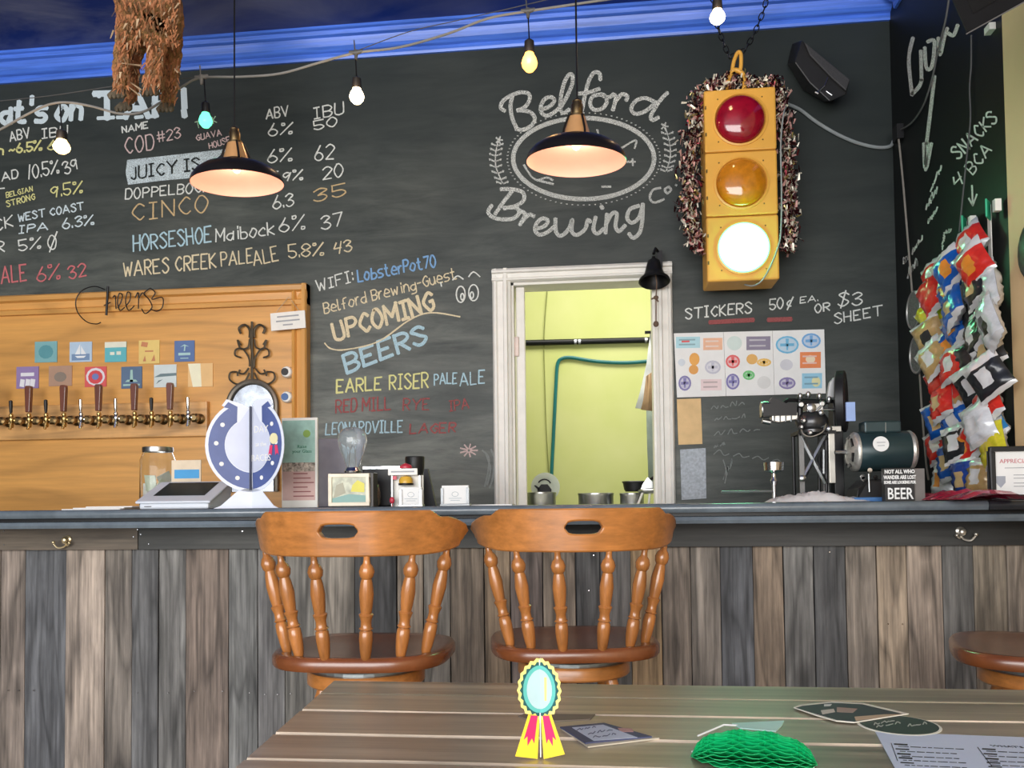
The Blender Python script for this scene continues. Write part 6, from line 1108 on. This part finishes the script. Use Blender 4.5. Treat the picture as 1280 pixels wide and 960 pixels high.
for i, (s_, x, y, c, kind, nm) in enumerate(bags):
    n_ = cntd[s_] = cntd[s_]+1; off = .06+.032*((i*7) % 4)/2; p = aX(x-(5 if s_ == 'R' else 0), y, XR-off); g_ = bag_mesh(kind, i % 5)
    if i == 0 or True:
        o = bpy.data.objects.new('snack_bag', g_); C.objects.link(o)
    sc_ = .88 if y < 590 else .8; p.z = max(p.z, Z0+.10*sc_) if y > 560 else p.z
    o.location = p; o.scale = (sc_, 1, sc_*.82); o.rotation_euler = (rad(random.uniform(-16, 6)), rad((-26 if y < 570 else -10)+random.uniform(-14, 12)), rad(-70+random.uniform(-16, 14))); o.color = (*c, 1)
    if nm == 'silver': o.rotation_euler.z = rad(-96); o.scale = (.8, 1, .9)
    tag(o, '%s snack bag, %s from the top of the %s clip strip' % (nm, ords[n_-1], 'left' if s_ == 'L' else 'right'), 'snack bag', 'snack bags hanging on clip strips')
for x0, y0, x1, y1, lab in ((1206, 288, 1214, 600, 'left'), (1236, 268, 1243, 600, 'right')):
    a = aX(x0, y0, XR-.02); e = aX(x1, y1, XR-.02); t = thing('clip_strip', 'white %s clip strip with a green header tag holding snack bags' % lab, 'clip strip', e, 'clip strips on the right wall')
    MB().prism([a+Vector((0, -.012, .03)), a+Vector((0, .012, .03)), Vector((e.x, a.y+.012, e.z)), Vector((e.x, a.y-.012, e.z))], (.003, 0, 0)).build('strip', M_white, t)
    h_ = aX(x0-1, y0-6, XR-.045); MB().box(h_, (.006, .055, .062), euler(0, 0, -35)).build('green_tag', mat('green_tag', (.04, .45, .24), .5), t, bevel=.002); MB().box(h_+Vector((.012, -.038, .0)), (.02, .02, .04)).build('clip', M_white, t)
t = MB(); x0, x1 = aX(1158, 620, XR-.26), aX(1246, 620, XR-.26); ny = 26; vs = []
for i in range(ny+1):
    for j in range(5): vs.append((XR-.34+.045*j, x0.y+(x1.y-x0.y)*i/ny, Z0+.002+(.034*math.sin(math.pi*j/4)+.002)*random.uniform(.4, 1)))
t.add(vs, [(i*5+j, i*5+j+1, (i+1)*5+j+1, (i+1)*5+j) for i in range(ny) for j in range(4)]); tag(t.build('red_wrapper', mat('red_foil', (.60, .02, .08), .25, .2, coat=.4), smooth=True), 'long crinkled red foil wrapper lying on the bar beneath the snack bags', 'wrapper')
# ---------------------------------------------------------------- television
P0 = aY(1208, 42, 2.2); dx = Vector((.533, -.846, 0)); s_ = rad(36); up = Vector((-.846*math.sin(s_), -.533*math.sin(s_), math.cos(s_))); nr = dx.cross(up); wd_, hh = .68, .42
nr = -nr if nr.dot(Vector((-.8, -.5, -.2))) < 0 else nr
TV = thing('television', 'black wall television tilted down at the top right corner', 'television', P0)
def pbox(name, u0, u1, v0, v1, n0, n1, m, bev=.003):
    b = MB(); b.prism([P0+dx*u+up*v+nr*n0 for u, v in ((u0, v0), (u1, v0), (u1, v1), (u0, v1))], nr*(n1-n0)); return b.build(name, m, TV, bevel=bev)
pbox('case', 0, wd_*.55, 0, hh, -.03, 0, M_blackp); pbox('screen', .035, wd_*.55-.03, .035, hh-.02, .0005, .002, mat('tv_screen', (.02, .02, .02), .1), 0); pbox('picture', .04, .13, .075, hh-.04, .0022, .003, mat('tv_picture', (.3, .3, .35), .2, emi=(.62, .60, .72), es=.9), 0); pbox('bezel_edge', 0, wd_*.55, -.002, .001, -.002, .002, mat('grey_side', (.16, .15, .14), .5), 0)
b = MB(); a_ = P0+dx*.2+up*.2-nr*.03; b.tube([a_, Vector((XR-.01, a_.y+.02, a_.z+.05))], .02, 8); b.build('wall_arm', M_blackp, TV)
p = aX(1238, 36, XR-.01); tag(MB().bb(p.x-.012, p.x+.009, p.y-.02, p.y+.02, p.z-.012, p.z+.012).build('wall_clip', M_white), 'tiny white clip on the right wall below the television', 'clip')
# dark edge of something hung on the cream wall at the frame edge
p = aX(1281, 318, XR-.03); tag(MB().ell((XR-.035, p.y-.05, p.z), (.02, .075, .09)).build('round_black_plate', M_blackp, smooth=True), 'black round plate on the cream wall at the right edge', 'plate')
